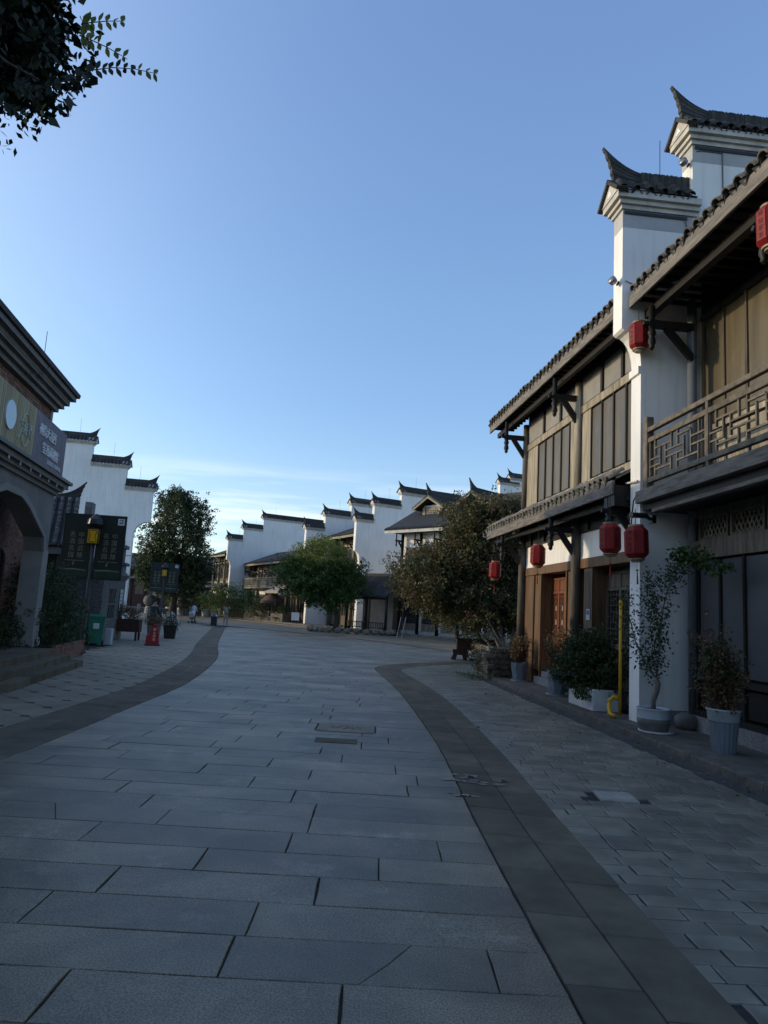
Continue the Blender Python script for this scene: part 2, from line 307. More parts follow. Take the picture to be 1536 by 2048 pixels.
W['bannertext'] = M('dull_gold_print', (.21,.195,.14), rough=.6, bump=0, island=0)
W['bannerpale'] = M('pale_print', (.55,.58,.6), rough=.6, bump=0, island=0)
W['lampyellow'] = M('yellow_lamp_panel', (.72,.42,.012), (.6,.34,.01), rough=.4, scale=4, bump=0, island=0, transl=.15)
W['greenbin'] = M('green_bin_plastic', (.020,.155,.100), (.015,.12,.078), rough=.45, scale=3, bump=.03, island=.05)
W['redplastic'] = M('red_plastic', (.34,.010,.016), (.27,.008,.013), rough=.4, scale=4, bump=.02, island=0)
W['rust'] = M('red_brown_timber', (.070,.034,.026), (.040,.021,.017), rough=.65, scale=3, stretch=(3,3,3), bump=.3, bscale=30, island=.12)
W['bark'] = M('tree_bark', (.085,.070,.056), (.045,.038,.031), rough=.9, scale=6, stretch=(6,6,1), bump=.8, bscale=14, bdist=.01, island=0)
W['palebark'] = M('smooth_pale_bark', (.21,.19,.16), (.13,.115,.1), rough=.8, scale=5, stretch=(5,5,1), bump=.4, bscale=12, island=0)
def leafmat(name, c, c2, tr=.3, isl=.35): return M(name, c, c2, rough=.5, scale=1.3, bump=0, island=isl, transl=tr, lo=.3, hi=.7, spec=.35)
W['leafdark'] = leafmat('dark_leaf', (.050,.076,.026), (.026,.042,.017))
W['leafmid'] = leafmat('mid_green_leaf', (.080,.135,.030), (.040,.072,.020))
W['leafmyrtle'] = leafmat('myrtle_leaf', (.165,.145,.058), (.075,.075,.034))
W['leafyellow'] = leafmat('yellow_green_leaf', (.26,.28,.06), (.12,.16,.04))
W['leafdry'] = leafmat('dry_brown_leaf', (.165,.105,.050), (.085,.052,.028))
W['leafhedge'] = leafmat('hedge_leaf', (.055,.082,.030), (.030,.046,.020))
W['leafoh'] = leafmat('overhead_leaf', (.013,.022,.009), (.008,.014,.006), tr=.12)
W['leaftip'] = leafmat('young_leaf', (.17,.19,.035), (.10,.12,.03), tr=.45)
W['leafbronze'] = leafmat('bronze_leaf', (.23,.140,.075), (.13,.085,.046))
W['pink'] = leafmat('pink_blossom', (.42,.14,.19), (.30,.09,.14))
W['skin'] = M('skin', (.42,.27,.20), rough=.6, bump=0, island=0)
W['khaki'] = M('khaki_cloth', (.22,.20,.17), (.17,.155,.13), rough=.9, scale=12, bump=.2, island=0)
W['blackcloth'] = M('black_cloth', (.018,.018,.021), (.012,.012,.014), rough=.9, scale=12, bump=.2, island=0)
W['whitecloth'] = M('white_cloth', (.62,.64,.68), (.5,.52,.55), rough=.9, scale=12, bump=.2, island=0)
W['navy'] = M('navy_cloth', (.02,.026,.045), rough=.9, scale=12, bump=.2, island=0)
W['hair'] = M('black_hair', (.012,.010,.009), rough=.5, bump=0, island=0)
W['awning'] = M('beige_awning_cloth', (.30,.26,.22), (.22,.19,.16), rough=.85, scale=3, bump=.1, island=0)
W['thatch'] = M('brown_thatch', (.16,.10,.075), (.09,.056,.042), rough=.95, scale=10, bump=.8, bscale=50, island=.2)

_GL = {}
def glyph_mesh(ch):
    if ch not in _GL:
        cu = bpy.data.curves.new('txt', 'FONT'); cu.body = ch; cu.size = 1; cu.extrude = .01; cu.align_x = 'CENTER'; cu.align_y = 'CENTER'; cu.resolution_u = 2
        o = bpy.data.objects.new('txt', cu); COL.objects.link(o); bpy.context.view_layer.update()
        me = bpy.data.meshes.new_from_object(o.evaluated_get(bpy.context.evaluated_depsgraph_get()))
        _GL[ch] = ([tuple(v.co) for v in me.vertices], [tuple(p.vertices) for p in me.polygons])
        bpy.data.objects.remove(o); bpy.data.curves.remove(cu); bpy.data.meshes.remove(me)
    return _GL[ch]
for ch_ in '神仙家宴韵大湘西笙香满客中国武陵名酒园禁止停车吉首食品文化体验街': glyph_mesh(ch_)
def glyphs(name, chars, size, mt, parent, pos, right, up, step, extrude=.004):
    # flat lettering, one mesh, laid out from pos in steps; right/up span the face it stands on
    R_, U_ = Vector(right).normalized(), Vector(up).normalized(); N_ = R_.cross(U_)
    mb = MB()
    for i, ch in enumerate(chars):
        if ch == ' ': continue
        vs, fs = glyph_mesh(ch); c = Vector(pos)+Vector(step)*i; b = len(mb.v)
        mb.v += [tuple(c+R_*(v[0]*size)+U_*(v[1]*size)+N_*((v[2]+.01)/.02*extrude)) for v in vs]; mb.f += [tuple(b+j for j in q) for q in fs]
    return mb.build(name, mt, parent)

def leaf_mesh(name, pts, size, aspect=.5, droop=.3, seed=1, jitter=.35):
    r = np.random.default_rng(seed); n = len(pts); pts = np.asarray(pts, float)
    d = r.normal(size=(n,3)); d[:,2] -= droop; d /= np.linalg.norm(d, axis=1)[:,None]
    q = r.normal(size=(n,3)); s = np.cross(d, q); s /= np.linalg.norm(s, axis=1)[:,None]+1e-9
    nn = np.cross(s, d)
    L = size*(1+jitter*(r.random(n)*2-1)); Wd = L*aspect
    a = pts; b = pts+d*(L*.45)[:,None]+s*(Wd*.5)[:,None]+nn*(L*.06)[:,None]; c = pts+d*L[:,None]; e = pts+d*(L*.45)[:,None]-s*(Wd*.5)[:,None]+nn*(L*.06)[:,None]
    v = np.stack([a,b,c,e], 1).reshape(-1,3)
    me = bpy.data.meshes.new(name); me.vertices.add(4*n); me.vertices.foreach_set('co', v.ravel())
    me.loops.add(4*n); me.loops.foreach_set('vertex_index', np.arange(4*n)); me.polygons.add(n)
    me.polygons.foreach_set('loop_start', np.arange(0,4*n,4)); me.polygons.foreach_set('loop_total', np.full(n,4)); me.update(); me.validate(); return me
def clumps(r, centers, per, spread):
    if per >= 40:      # leaves sit on twigs: each clump breaks into tight tufts with gaps between them
        c = np.asarray(centers, float); sp_ = np.asarray(spread, float); k = max(3, per//11)
        t = np.repeat(c, k, axis=0); t = t+r.normal(size=t.shape)*sp_*1.25
        m = max(4, per//k); p = np.repeat(t, m, axis=0); return p+r.normal(size=p.shape)*sp_*.36
    c = np.repeat(np.asarray(centers, float), per, axis=0)
    sp_ = np.asarray(spread, float)
    return c+r.normal(size=c.shape)*sp_
def shell_centers(r, n, c, rad, inner=.55, squash=1., zmin=None):
    d = r.normal(size=(n*2,3)); d /= np.linalg.norm(d, axis=1)[:,None]
    t = inner+(1-inner)*r.random(n*2)**.6
    lob = 1+.18*np.sin(d[:,0]*5+d[:,2]*4+c[0])+.12*np.sin(d[:,1]*7-d[:,2]*6+c[1])
    p = np.asarray(c)+d*np.asarray(rad)*(t*lob)[:,None]
    if zmin is not None: p = p[p[:,2] > zmin]
    return p[:n]
def branchy(mb, base, tops, r0, r1, seed=1, mid=.5, n=6):
    r = random.Random(seed); base = Vector(base)
    for t in tops:
        t = Vector(t); m1 = base.lerp(t, mid)+Vector((r.uniform(-.15,.15), r.uniform(-.15,.15), r.uniform(.0,.25)))*(t-base).length*.3
        mb.tube([base, base.lerp(m1,.5)+Vector((r.uniform(-.03,.03),r.uniform(-.03,.03),0)), m1, m1.lerp(t,.5), t], [r0, r0*.85, (r0+r1)/2, r1*1.4, r1], n)
# ================================================================== GROUND AND PAVING
def catmull(pts, n=8):
    p = [Vector((*q, 0)) for q in pts]; out = []
    for i in range(len(p)-1):
        a, b, c, d = p[max(i-1,0)], p[i], p[i+1], p[min(i+2,len(p)-1)]
        for k in range(n):
            t = k/n
            out.append(.5*((2*b)+(c-a)*t+(2*a-5*b+4*c-d)*t*t+(3*b-a-3*c+d)*t**3))
    out.append(p[-1]); return [(q.x, q.y) for q in out]
struct(MB().quad((-900,-300,-.03),(900,-300,-.03),(900,2000,-.03),(-900,2000,-.03)).build('ground', W['ground']))
struct(MB().quad((-10.5,-3,-.02),(9,-3,-.02),(9,30,-.02),(5,34,-.02),(-11,56,-.02),(-14,56,-.02)).build('paving_bed', W['joint']))
def slab_add(mb, poly, zt, bev=.006, zb=-.028):
    n = len(poly); cx = sum(p[0] for p in poly)/n; cy = sum(p[1] for p in poly)/n; b = len(mb.v)
    tilt = (random.uniform(-.0022,.0022), random.uniform(-.0022,.0022))
    zz = lambda p: zt+(p[0]-cx)*tilt[0]+(p[1]-cy)*tilt[1]
    ins = []
    for p in poly:
        dx, dy = cx-p[0], cy-p[1]; d = math.hypot(dx,dy) or 1; ins.append((p[0]+dx/d*bev*1.6, p[1]+dy/d*bev*1.6))
    mb.v += [(p[0],p[1],zb) for p in poly]+[(p[0],p[1],zz(p)-bev) for p in poly]+[(p[0],p[1],zz(p)) for p in ins]
    for lv in (0,1):
        for i in range(n): j=(i+1)%n; mb.f.append((b+lv*n+i,b+lv*n+j,b+(lv+1)*n+j,b+(lv+1)*n+i))
    mb.f.append(tuple(range(b+2*n,b+3*n)))
def rough_edges(q, amp=.0035):
    # worn outline: each edge gets two more points, pushed in or out a few millimetres
    out = []
    for i in range(len(q)):
        a, b = q[i], q[(i+1) % len(q)]; L = math.dist(a,b); nx, ny = (b[1]-a[1])/L, -(b[0]-a[0])/L
        out.append((a[0]+random.uniform(-amp,amp)*.6, a[1]+random.uniform(-amp,amp)*.6))
        for t in ((.33,.66) if L > .3 else (.5,)):
            k = random.uniform(-amp*1.6,amp*.3); tt = t+random.uniform(-.1,.1); out.append((a[0]+(b[0]-a[0])*tt+nx*k, a[1]+(b[1]-a[1])*tt+ny*k))
    return out
def lay(parent, name, polys, mt, restname, maxn=300, zr=.003, bev=.006, key=None):
    polys = sorted(polys, key=key or (lambda p: (sum(q[1] for q in p)/len(p))))
    for p in polys[:maxn]:
        mb = MB(); slab_add(mb, p, random.uniform(-zr,zr*.3), bev); mb.build(name, mt, parent)
    if polys[maxn:]:
        mb = MB()
        for p in polys[maxn:]: slab_add(mb, p, random.uniform(-zr,zr*.3), bev)
        stuff(mb.build(restname, mt, parent))
RI = catmull([(1.08,1.2),(1.05,3.5),(.98,6.3),(.93,10.5),(.6,16.4),(.2,20.5),(0,22.8),(.25,24.2),(.9,25.6),(2.07,27.05),(4.4,29.6),(9,33.5)])
RO = catmull([(1.88,1.2),(1.84,3.5),(1.79,6.3),(1.79,10.2),(1.6,15.6),(1.15,19.9),(.86,22.2),(.98,23.3),(1.5,24.6),(2.6,26.2),(5,28.9),(9.6,32.8)])
LI = catmull([(-3.95,1.2),(-3.95,4.5),(-3.95,7.8),(-3.94,9.2),(-4.0,11.9),(-4.17,16.3),(-5.2,23.5),(-7.2,32.5),(-11.1,52.0)])
LO = catmull([(-4.9,1.2),(-4.9,4.5),(-4.9,7.8),(-4.88,9.2),(-4.9,11.9),(-5.1,16.3),(-6.13,23.3),(-8.05,32.2),(-11.95,51.6)])
xRp = [(x,y) for x,y in RI if y <= 29.6]+[(4.6,31.0),(3.9,35.4),(-1.7,45.2),(-10.9,54.4)]
street = struct(MB().quad((-3.9,1,-.019),(1,1,-.019),(1,2,-.019),(-3.9,2,-.019)).build('street', W['joint']))
polys = []; y = 1.45
while y < 53:
    h = random.choice((.44,.455,.47)) if y < 30 else .455
    g_ = random.choice((.003,.004,.005)); gy = random.choice((.0018,.0025,.0035)); ya, yb = y+gy, y+h-gy
    la, lb = lerp_poly(LI,ya)+.006, lerp_poly(LI,yb)+.006; ra, rb = lerp_poly(xRp,ya)-.006, lerp_poly(xRp,yb)-.006
    x = -12+random.uniform(0,1.3)
    cuts = []
    while x < 6: cuts.append(x); x += random.uniform(1.15,1.75)
    lm, rm = max(la,lb), min(ra,rb)
    cs = [c for c in cuts if lm+.25 < c < rm-.25]
    ed = [(la,lb)]+[(c,c) for c in cs]+[(ra,rb)]
    for (a0,b0),(a1,b1) in zip(ed, ed[1:]):
        if a1-a0 > .05 and b1-b0 > .05:
            q4 = [(a0+g_,ya),(a1-g_,ya),(b1-g_,yb),(b0+g_,yb)]
            if y < 15 and a1-a0 > .8 and random.random() < .06:      # a cracked slab: two pieces
                t0 = random.uniform(.3,.7); t1 = t0+random.choice((-.14,.14,.2)); xa, xb = a0+(a1-a0)*t0, b0+(b1-b0)*t1
                xm = (xa+xb)/2+random.uniform(-.04,.04); ym = (ya+yb)/2; c = .002
                polys.append([q4[0],(xa-c,ya),(xm-c,ym),(xb-c,yb),q4[3]]); polys.append([(xa+c,ya),q4[1],q4[2],(xb+c,yb),(xm+c,ym)])
            elif y < 16: polys.append(rough_edges(q4))
            else: polys.append(q4)
    y += h
# one place in the street carries an inspection cover instead of a slab
polys = [p for p in polys]
lay(street, 'slab', polys, W['granite'], 'far_slabs', 300, bev=.0035)
def band(name, A, B, step):
    par = struct(MB().quad((A[0][0],1.2,-.0195),(B[0][0],1.2,-.0195),(B[0][0],1.4,-.0195),(A[0][0],1.4,-.0195)).build(name, W['joint']))
    def arc(P):
        d=[0]
        for a,b in zip(P,P[1:]): d.append(d[-1]+math.dist(a,b))
        return d
    dA, dB = arc(A), arc(B)
    def at(P,d,t):
        t=t*d[-1]
        for i in range(len(d)-1):
            if t<=d[i+1]+1e-9:
                k=(t-d[i])/(d[i+1]-d[i]); return (P[i][0]+(P[i+1][0]-P[i][0])*k, P[i][1]+(P[i+1][1]-P[i][1])*k)
        return P[-1]
    pol=[]
    for row in (0,1):
        t=random.uniform(0,.01); st=step/dA[-1]
        while t<1-st*.3:
            t2=min(1,t+st*random.uniform(.85,1.15)); e=.006/dA[-1]
            k0,k1=(.0,.5) if row==0 else (.5,1.)
            mk=lambda tt,k:(lambda a,b:(a[0]+(b[0]-a[0])*k,a[1]+(b[1]-a[1])*k))(at(A,dA,tt),at(B,dB,tt))
            k0+=.0055; k1-=.0055
            pp=[mk(t+e,k0),mk(t+e,k1),mk(t2-e,k1),mk(t2-e,k0)]
            ar=sum(pp[i][0]*pp[(i+1)%4][1]-pp[(i+1)%4][0]*pp[i][1] for i in range(4))
            pol.append(pp if ar>0 else pp[::-1]); t=t2
    lay(par,'paving_stone',pol,W['darkstone'],'far_stones',300,zr=.0025)
band('dark_band_right', RI, RO, .82)
band('dark_band_left', LI, LO, .82)
FI = catmull([(4.9,31.2),(4.05,35.5),(-1.6,45.4),(-10.8,54.7),(-16,59.5)]); FO = [(x+.30,y+.22) for x,y in FI]
mb = MB()
for i in range(len(FI)-1): slab_add(mb,[FI[i],FO[i],FO[i+1],FI[i+1]],.004)
struct(mb.build('dark_band_far', W['darkstone']))
# slate bricks beside the walkway
TK = math.tan(math.radians(5.12))
gut = lambda y: 4.17-TK*(y-11.88)-.30 if y < 22.3 else 9.0
bk = struct(MB().quad((2,2,-.0192),(4,2,-.0192),(4,2.5,-.0192),(2,2.5,-.0192)).build('brick_pavement', W['joint']))
polys = []; y = 2.6; row = 0
while y < 27.5:
    h = .19; ya, yb = y+.005, y+h-.005
    l = lerp_poly(RO, y+h/2)-.02 if y < 28.9 else 5; r = min(gut(y)+.03, 8)
    x = l-random.uniform(0,.3)
    while x < r:
        w_ = .36*random.uniform(.9,1.1); a, b = max(x,l)+.006, min(x+w_, r)-.006
        if b-a > .06:
            j = [random.uniform(-.003,.003) for _ in range(4)]
            sl = .03*(a-l)
            P_ = [(a+j[0],ya-sl*.0),(b+j[1],ya),(b+j[2],yb),(a+j[3],yb)]
            if y < 11: P_ = rough_edges(P_,.003)
            if not (2.4 < (a+b)/2 < 2.84 and 7.55 < y+h/2 < 8.0): polys.append(P_)
        x += w_
    y += h; row += 1
lay(bk, 'brick', polys, W['slate'], 'far_bricks', 300, zr=.006, bev=.005)
pt = MB(); slab_add(pt, [(2.42,7.60),(2.82,7.58),(2.84,7.97),(2.45,7.98)], .004, .004)
pt.build('repair_tile', M('pale_repair_tile', (.42,.385,.33), (.27,.25,.215), rough=.6, scale=6, bump=.2, island=0), bk)
# octagon pavement on the left
oc = struct(MB().quad((-9,2,-.0198),(-5,2,-.0198),(-5,3,-.0198),(-9,3,-.0198)).build('left_pavement', W['joint']))
A_, B_ = Vector((.467,-.392)), Vector((.392,.467)); O0 = Vector((-6.1,12.27)); c_ = .14
octs, dots = [], []
for i in range(-40,60):
    for j in range(-40,60):
        p = O0+A_*i+B_*j
        if not (5.5 < p.y < 27.5): continue
        if p.x > lerp_poly(LO,p.y)+.25 or p.x < -9.6-(p.y-20)*.1: continue
        e = .012
        q = lambda u,v: tuple(p+A_*u+B_*v)
        octs.append([q(c_+e,e),q(1-c_-e,e),q(1-e,c_+e),q(1-e,1-c_-e),q(1-c_-e,1-e),q(c_+e,1-e),q(e,1-c_-e),q(e,c_+e)])
        k = c_-.014
        dots.append([q(k,0),q(0,k),q(-k,0),q(0,-k)])
def lay2(name, pl, mt, rest, z):
    pl = [p for p in pl]; pl.sort(key=lambda p: p[0][1])
    vis = [p for p in pl if p[0][1] > 8.4][:300]; vs = set(map(id,vis)); rs = [p for p in pl if id(p) not in vs]
    for p in vis: mb = MB(); slab_add(mb,p,z+random.uniform(-.003,0),.004); mb.build(name,mt,oc)
    mb = MB()
    for p in rs: slab_add(mb,p,z+random.uniform(-.003,0),.004)
    stuff(mb.build(rest,mt,oc))
lay2('paver', octs, W['pale'], 'outer_pavers', -.004)
lay2('inset_stone', dots, W['inset'], 'outer_inset_stones', -.006)
struct(MB().quad((-40,26.5,-.012),(-5.9,26.5,-.012),(-11.6,52,-.012),(-18,60,-.012),(-40,60,-.012)).build('far_pavement',
   M('far_pale_paving', (.30,.248,.175), (.238,.198,.143), rough=.75, scale=.8, bump=.2, island=0, brick=(.62,.3,.008,(.10,.095,.088),(0,0,math.radians(12))))))
# inspection cover
mc = thing('inspection_cover', 'rectangular stone inspection cover with carved scrolls set in the street slabs', 'cover', (-.39,11.1,0))
mb = MB().cbox(-.43,.43,-.37,.37,-.01,.012,.004); mb.build('plate', W['pale'], mc)
for sx in (-1,1):
    mb = MB()
    for k in range(7): mb.box(sx*(.27+k*.022)-.005, sx*(.27+k*.022)+.005, -.33,.33,.012,.017)
    mb.build('ribs', W['granite'], mc)
    MB().box(sx*.45-.012, sx*.45+.012, -.30,.30,-.005,.0045).build('slot', W['joint'], mc)
mb = MB()
for k in range(5):
    ph = k*1.3; mb.tube([(-.2+k*.1+.05*math.cos(ph+t*.9)*(.3+t*.12), .0+.14*math.sin(ph*2+t*.9)*(.3+t*.12), .014) for t in range(8)], .006, 5)
mb.build('scroll_carving', W['granite'], mc)
tag(MB().cbox(-.77,-.19,9.87,10.19,-.012,.0065,.003).build('access_plate', W['darkstone']), 'small dark rough plate in the street beside the carved cover', 'cover')
# loose leaves and litter near the kerb
r_ = np.random.default_rng(3)
pp = np.array([(4.17-TK*(yy-11.88)-abs(r_.normal(0,.5))-.03, yy, .008) for yy in r_.uniform(5,21,70)])
mb = MB()
for k in range(60):
    yy = r_.uniform(4.5,16); xx = 4.17-TK*(yy-11.88)-abs(r_.normal(0,.8))-.05; s_ = r_.uniform(.008,.022)
    mb.lathe([(.3*s_,0),(s_,.4*s_),(.6*s_,1.0*s_)],(xx,yy,.002),6,r_.uniform(0,3))
g_p = stuff(mb.build('pebbles', W['greystone'])); g_p['label'] = 'small loose stones scattered on the slate bricks'; g_p['category'] = 'pebbles'
mb = MB(); q_ = random.Random(9)
for k in range(26):
    cx,cy = (q_.gauss(1.12,.16),q_.gauss(8.15,.13)) if k<20 else (q_.gauss(1.02,.08),q_.gauss(7.45,.05)); R_ = q_.uniform(.012,.065)
    n_ = 9; b_ = len(mb.v); mb.v += [(cx+R_*q_.uniform(.5,1.2)*1.5*math.cos(2*PI*i/n_),cy+R_*q_.uniform(.5,1.2)*math.sin(2*PI*i/n_),.0062) for i in range(n_)]; mb.f.append(tuple(range(b_,b_+n_)))
o_ = stuff(mb.build('paint_spill', M('dried_pale_paint',(.30,.265,.21),(.20,.175,.14),rough=.7,scale=30,bump=.2,island=.2))); o_['label'] = 'dried pale spill across the dark paving band'; o_['category'] = 'stain'
o = OB('fallen_leaves', leaf_mesh('fallen_leaves', pp, .05, .6, .0, 5), W['leafdry']); stuff(o); o['label'] = 'small dry leaves scattered along the kerb'; o['category'] = 'leaves'

# ================================================================== RIGHT-HAND ROW: frame s along the front, y out to the street
RK = (4.17,11.88,0); RA = math.radians(95.12)
R2K = (4.07,13.05,0); R2A = math.radians(96.1)
wk = struct(MB().box(-9,10.4,-2.2,-.30,-.03,.098).build('walkway', W['joint'], None, False, RK, RA))
s_ = -9
while s_ < 10.3:
    L_ = random.uniform(.8,1.1)
    far = s_ > 3.5
    mb = MB(); n = 6 if far else 18; e=.005
    prof = [(0,-.025),(-.006,.04),(-.014,.098),(-.034,.121),(-.33,.124)]
    for k in range(n+1):
        gro = (0.006 if k % 2 else 0)+random.uniform(0,.006)
        x = s_+e+(min(L_,10.4-s_)-2*e)*k/n
        for i,(yy,zz) in enumerate(prof): mb.v.append((x, yy-(gro if i<3 else 0), zz-(random.uniform(0,.005) if i>1 else 0)))
    m_ = len(prof)
    for k in range(n):
        for i in range(m_-1): a=k*m_+i; mb.f.append((a,a+1,a+m_+1,a+m_))
    mb.f.append(tuple(range(m_))); mb.f.append(tuple(range(n*m_,(n+1)*m_))[::-1])
    mb.build('kerb_stone', W['kerb'], wk); s_ += L_
s_ = -9
while s_ < 10.3:
    L_ = random.uniform(.9,1.3)
    for ya,yb in ((-.335,-.80),(-.805,-1.30),(-1.305,-1.9)):
        mb = MB(); mb.cbox(s_+.004,min(10.4,s_+L_-.004),yb+.003,ya-.003,.05,.119+random.uniform(0,.004),.006); mb.build('slab', W['walk'], wk)
    s_ += L_
mb = MB(); n = 60
for k in range(n+1):
    s = -9+19.6*k/n
    mb.v += [(s,.0,.012+random.uniform(-.004,.004)),(s,.10,-.002+random.uniform(-.006,.004)),(s,.22,-.004+random.uniform(-.006,.004)),(s,.33,-.010)]
for k in range(n):
    for i in range(3): a=k*4+i; mb.f.append((a,a+1,a+5,a+4))
struct(mb.build('gutter', W['gutter'], None, False, RK, RA))

def tile_cover(rad=.085, L=.5, th=.022, n=7, layers=3):
    # convex cover tiles stacked towards the eave; open end faces +y
    mb = MB()
    for l in range(layers):
        y1 = -l*.14; y0 = y1-L*.55; r1 = rad-l*.004; zo = l*.022+.0
        ring = lambda y,r,z: [(r*math.cos(PI*k/n), y, z+r*.85*math.sin(PI*k/n)) for k in range(n+1)]
        b = len(mb.v); R4 = [ring(y1,r1,zo),ring(y1,r1-th,zo),ring(y0,r1,zo+.02),ring(y0,r1-th,zo+.02)]
        for q in R4: mb.v += q
        m = n+1
        for k in range(n):
            mb.f += [(b+k,b+k+1,b+2*m+k+1,b+2*m+k),(b+m+k,b+k,b+k+1,b+m+k+1)[::-1],(b+m+k,b+3*m+k,b+3*m+k+1,b+m+k+1)]
    return mb
def tile_drip(w=.20, L=.45, th=.016):
    # concave pan tile whose hanging lip closes the eave between two covers
    mb = MB(); n = 6
    f1 = lambda k: (-w/2+w*k/n, -.075*math.sin(PI*k/n))
    b = 0
    for y,dz in ((.015,0),(.015,-th),(-L,.10),(-L,.10-th)):
        for k in range(n+1): x,z = f1(k); mb.v.append((x,y,z+dz))
    m = n+1
    for k in range(n): mb.f += [(k,k+1,2*m+k+1,2*m+k),(m+k,m+k+1,k+1,k),(m+k,3*m+k,3*m+k+1,m+k+1)]
    # lip
    b = len(mb.v)
    for k in range(n+1): x,z = f1(k); mb.v.append((x,.02,z)); mb.v.append((x*.8,.035,z-.05*math.sin(PI*k/n)-.012))
    for k in range(n): mb.f.append((b+2*k,b+2*k+2,b+2*k+3,b+2*k+1))
    return mb
ME_COVER = tile_cover(.108,.5,.026,8,3).mesh('cover_tile', True); ME_COVER.materials.append(W['tileend'])
ME_COVERC = tile_cover(.08,.42,.02,7,2).mesh('coping_tile', True); ME_COVERC.materials.append(W['tile'])
ME_DRIP = tile_drip().mesh('drip_tile', True); ME_DRIP.materials.append(W['tile'])
ME_COVERP = tile_cover(.095,.42,.024,7,2).mesh('cover_tile_small', True); ME_COVERP.materials.append(W['tilep'])
ME_DRIPP = tile_drip(.21,.36).mesh('drip_tile_small', True); ME_DRIPP.materials.append(W['tilep'])
def eave_tiles(roof, s0, s1, y, z, pitch, step, cov=ME_COVER, drp=ME_DRIP):
    n = int(round(abs(s1-s0)/step)); d = (s1-s0)/n
    for k in range(n):
        j = random.uniform
        OB('cover_tile', cov, None, roof, (s0+d*(k+.5)+j(-.012,.012), y+j(-.02,.02), z+.035+j(-.008,.008)), (pitch+j(-.05,.05), j(-.05,.05), j(-.05,.05)))
        OB('drip_tile', drp, None, roof, (s0+d*(k+1)+j(-.012,.012), y+j(-.01,.015), z+.028+j(-.006,.006)), (pitch, j(-.03,.03), j(-.04,.04)))
def corrugated(mb, s0, s1, y0, z0, y1, z1, step, amp=.05, seg=4):
    n = int(abs(s1-s0)/step)*seg
    for k in range(n+1):
        s = s0+(s1-s0)*k/n; a = amp*abs(math.sin(PI*k/seg))
        b = len(mb.v); mb.v += [(s,y0,z0+a),(s,y1,z1+a)]
        if k: mb.f.append((b-2,b-1,b+1,b))
# ------------------------------------------------------------------ stepped gable walls with tiled caps
def horn_mesh(tk=.17, layers=10):
    # upswept ridge end: a solid wedge of layered tiles; origin at the ridge foot, y towards the tip
    def cur(t, k):   # k 0 = foot, 1 = upper edge
        yf = .10+.22*k+.05*math.sin(PI*k)*-1; zf = -.02+.80*k**1.05; zb = -.02+.26*k
        y = -.80+(yf+.80)*t
        return (y, zb+(zf-zb)*t**2.3)
    mb = MB(); N = 12
    for l in range(layers):
        k0, k1 = l/layers, (l+1)/layers-.018
        w = tk*(1-.30*k0)*(1 if l % 2 else .9); jag = .012*(l % 2)
        b = len(mb.v)
        for i in range(N+1):
            t = i/N; y0,z0 = cur(t,k0); y1,z1 = cur(t,k1); ww = w*(1-.3*t**2); e = jag if i == N else 0
            mb.v += [(-ww/2,y0+e,z0),(ww/2,y0+e,z0),(ww/2,y1+e,z1),(-ww/2,y1+e,z1)]
        for i in range(N):
            a = b+4*i
            for q in range(4): mb.f.append((a+q,a+(q+1)%4,a+4+(q+1)%4,a+4+q))
        mb.f.append((b,b+1,b+2,b+3)); e = b+4*N; mb.f.append((e+3,e+2,e+1,e))
    return mb
ME_HORN = horn_mesh().mesh('ridge_horn'); ME_HORN.materials.append(W['tile'])
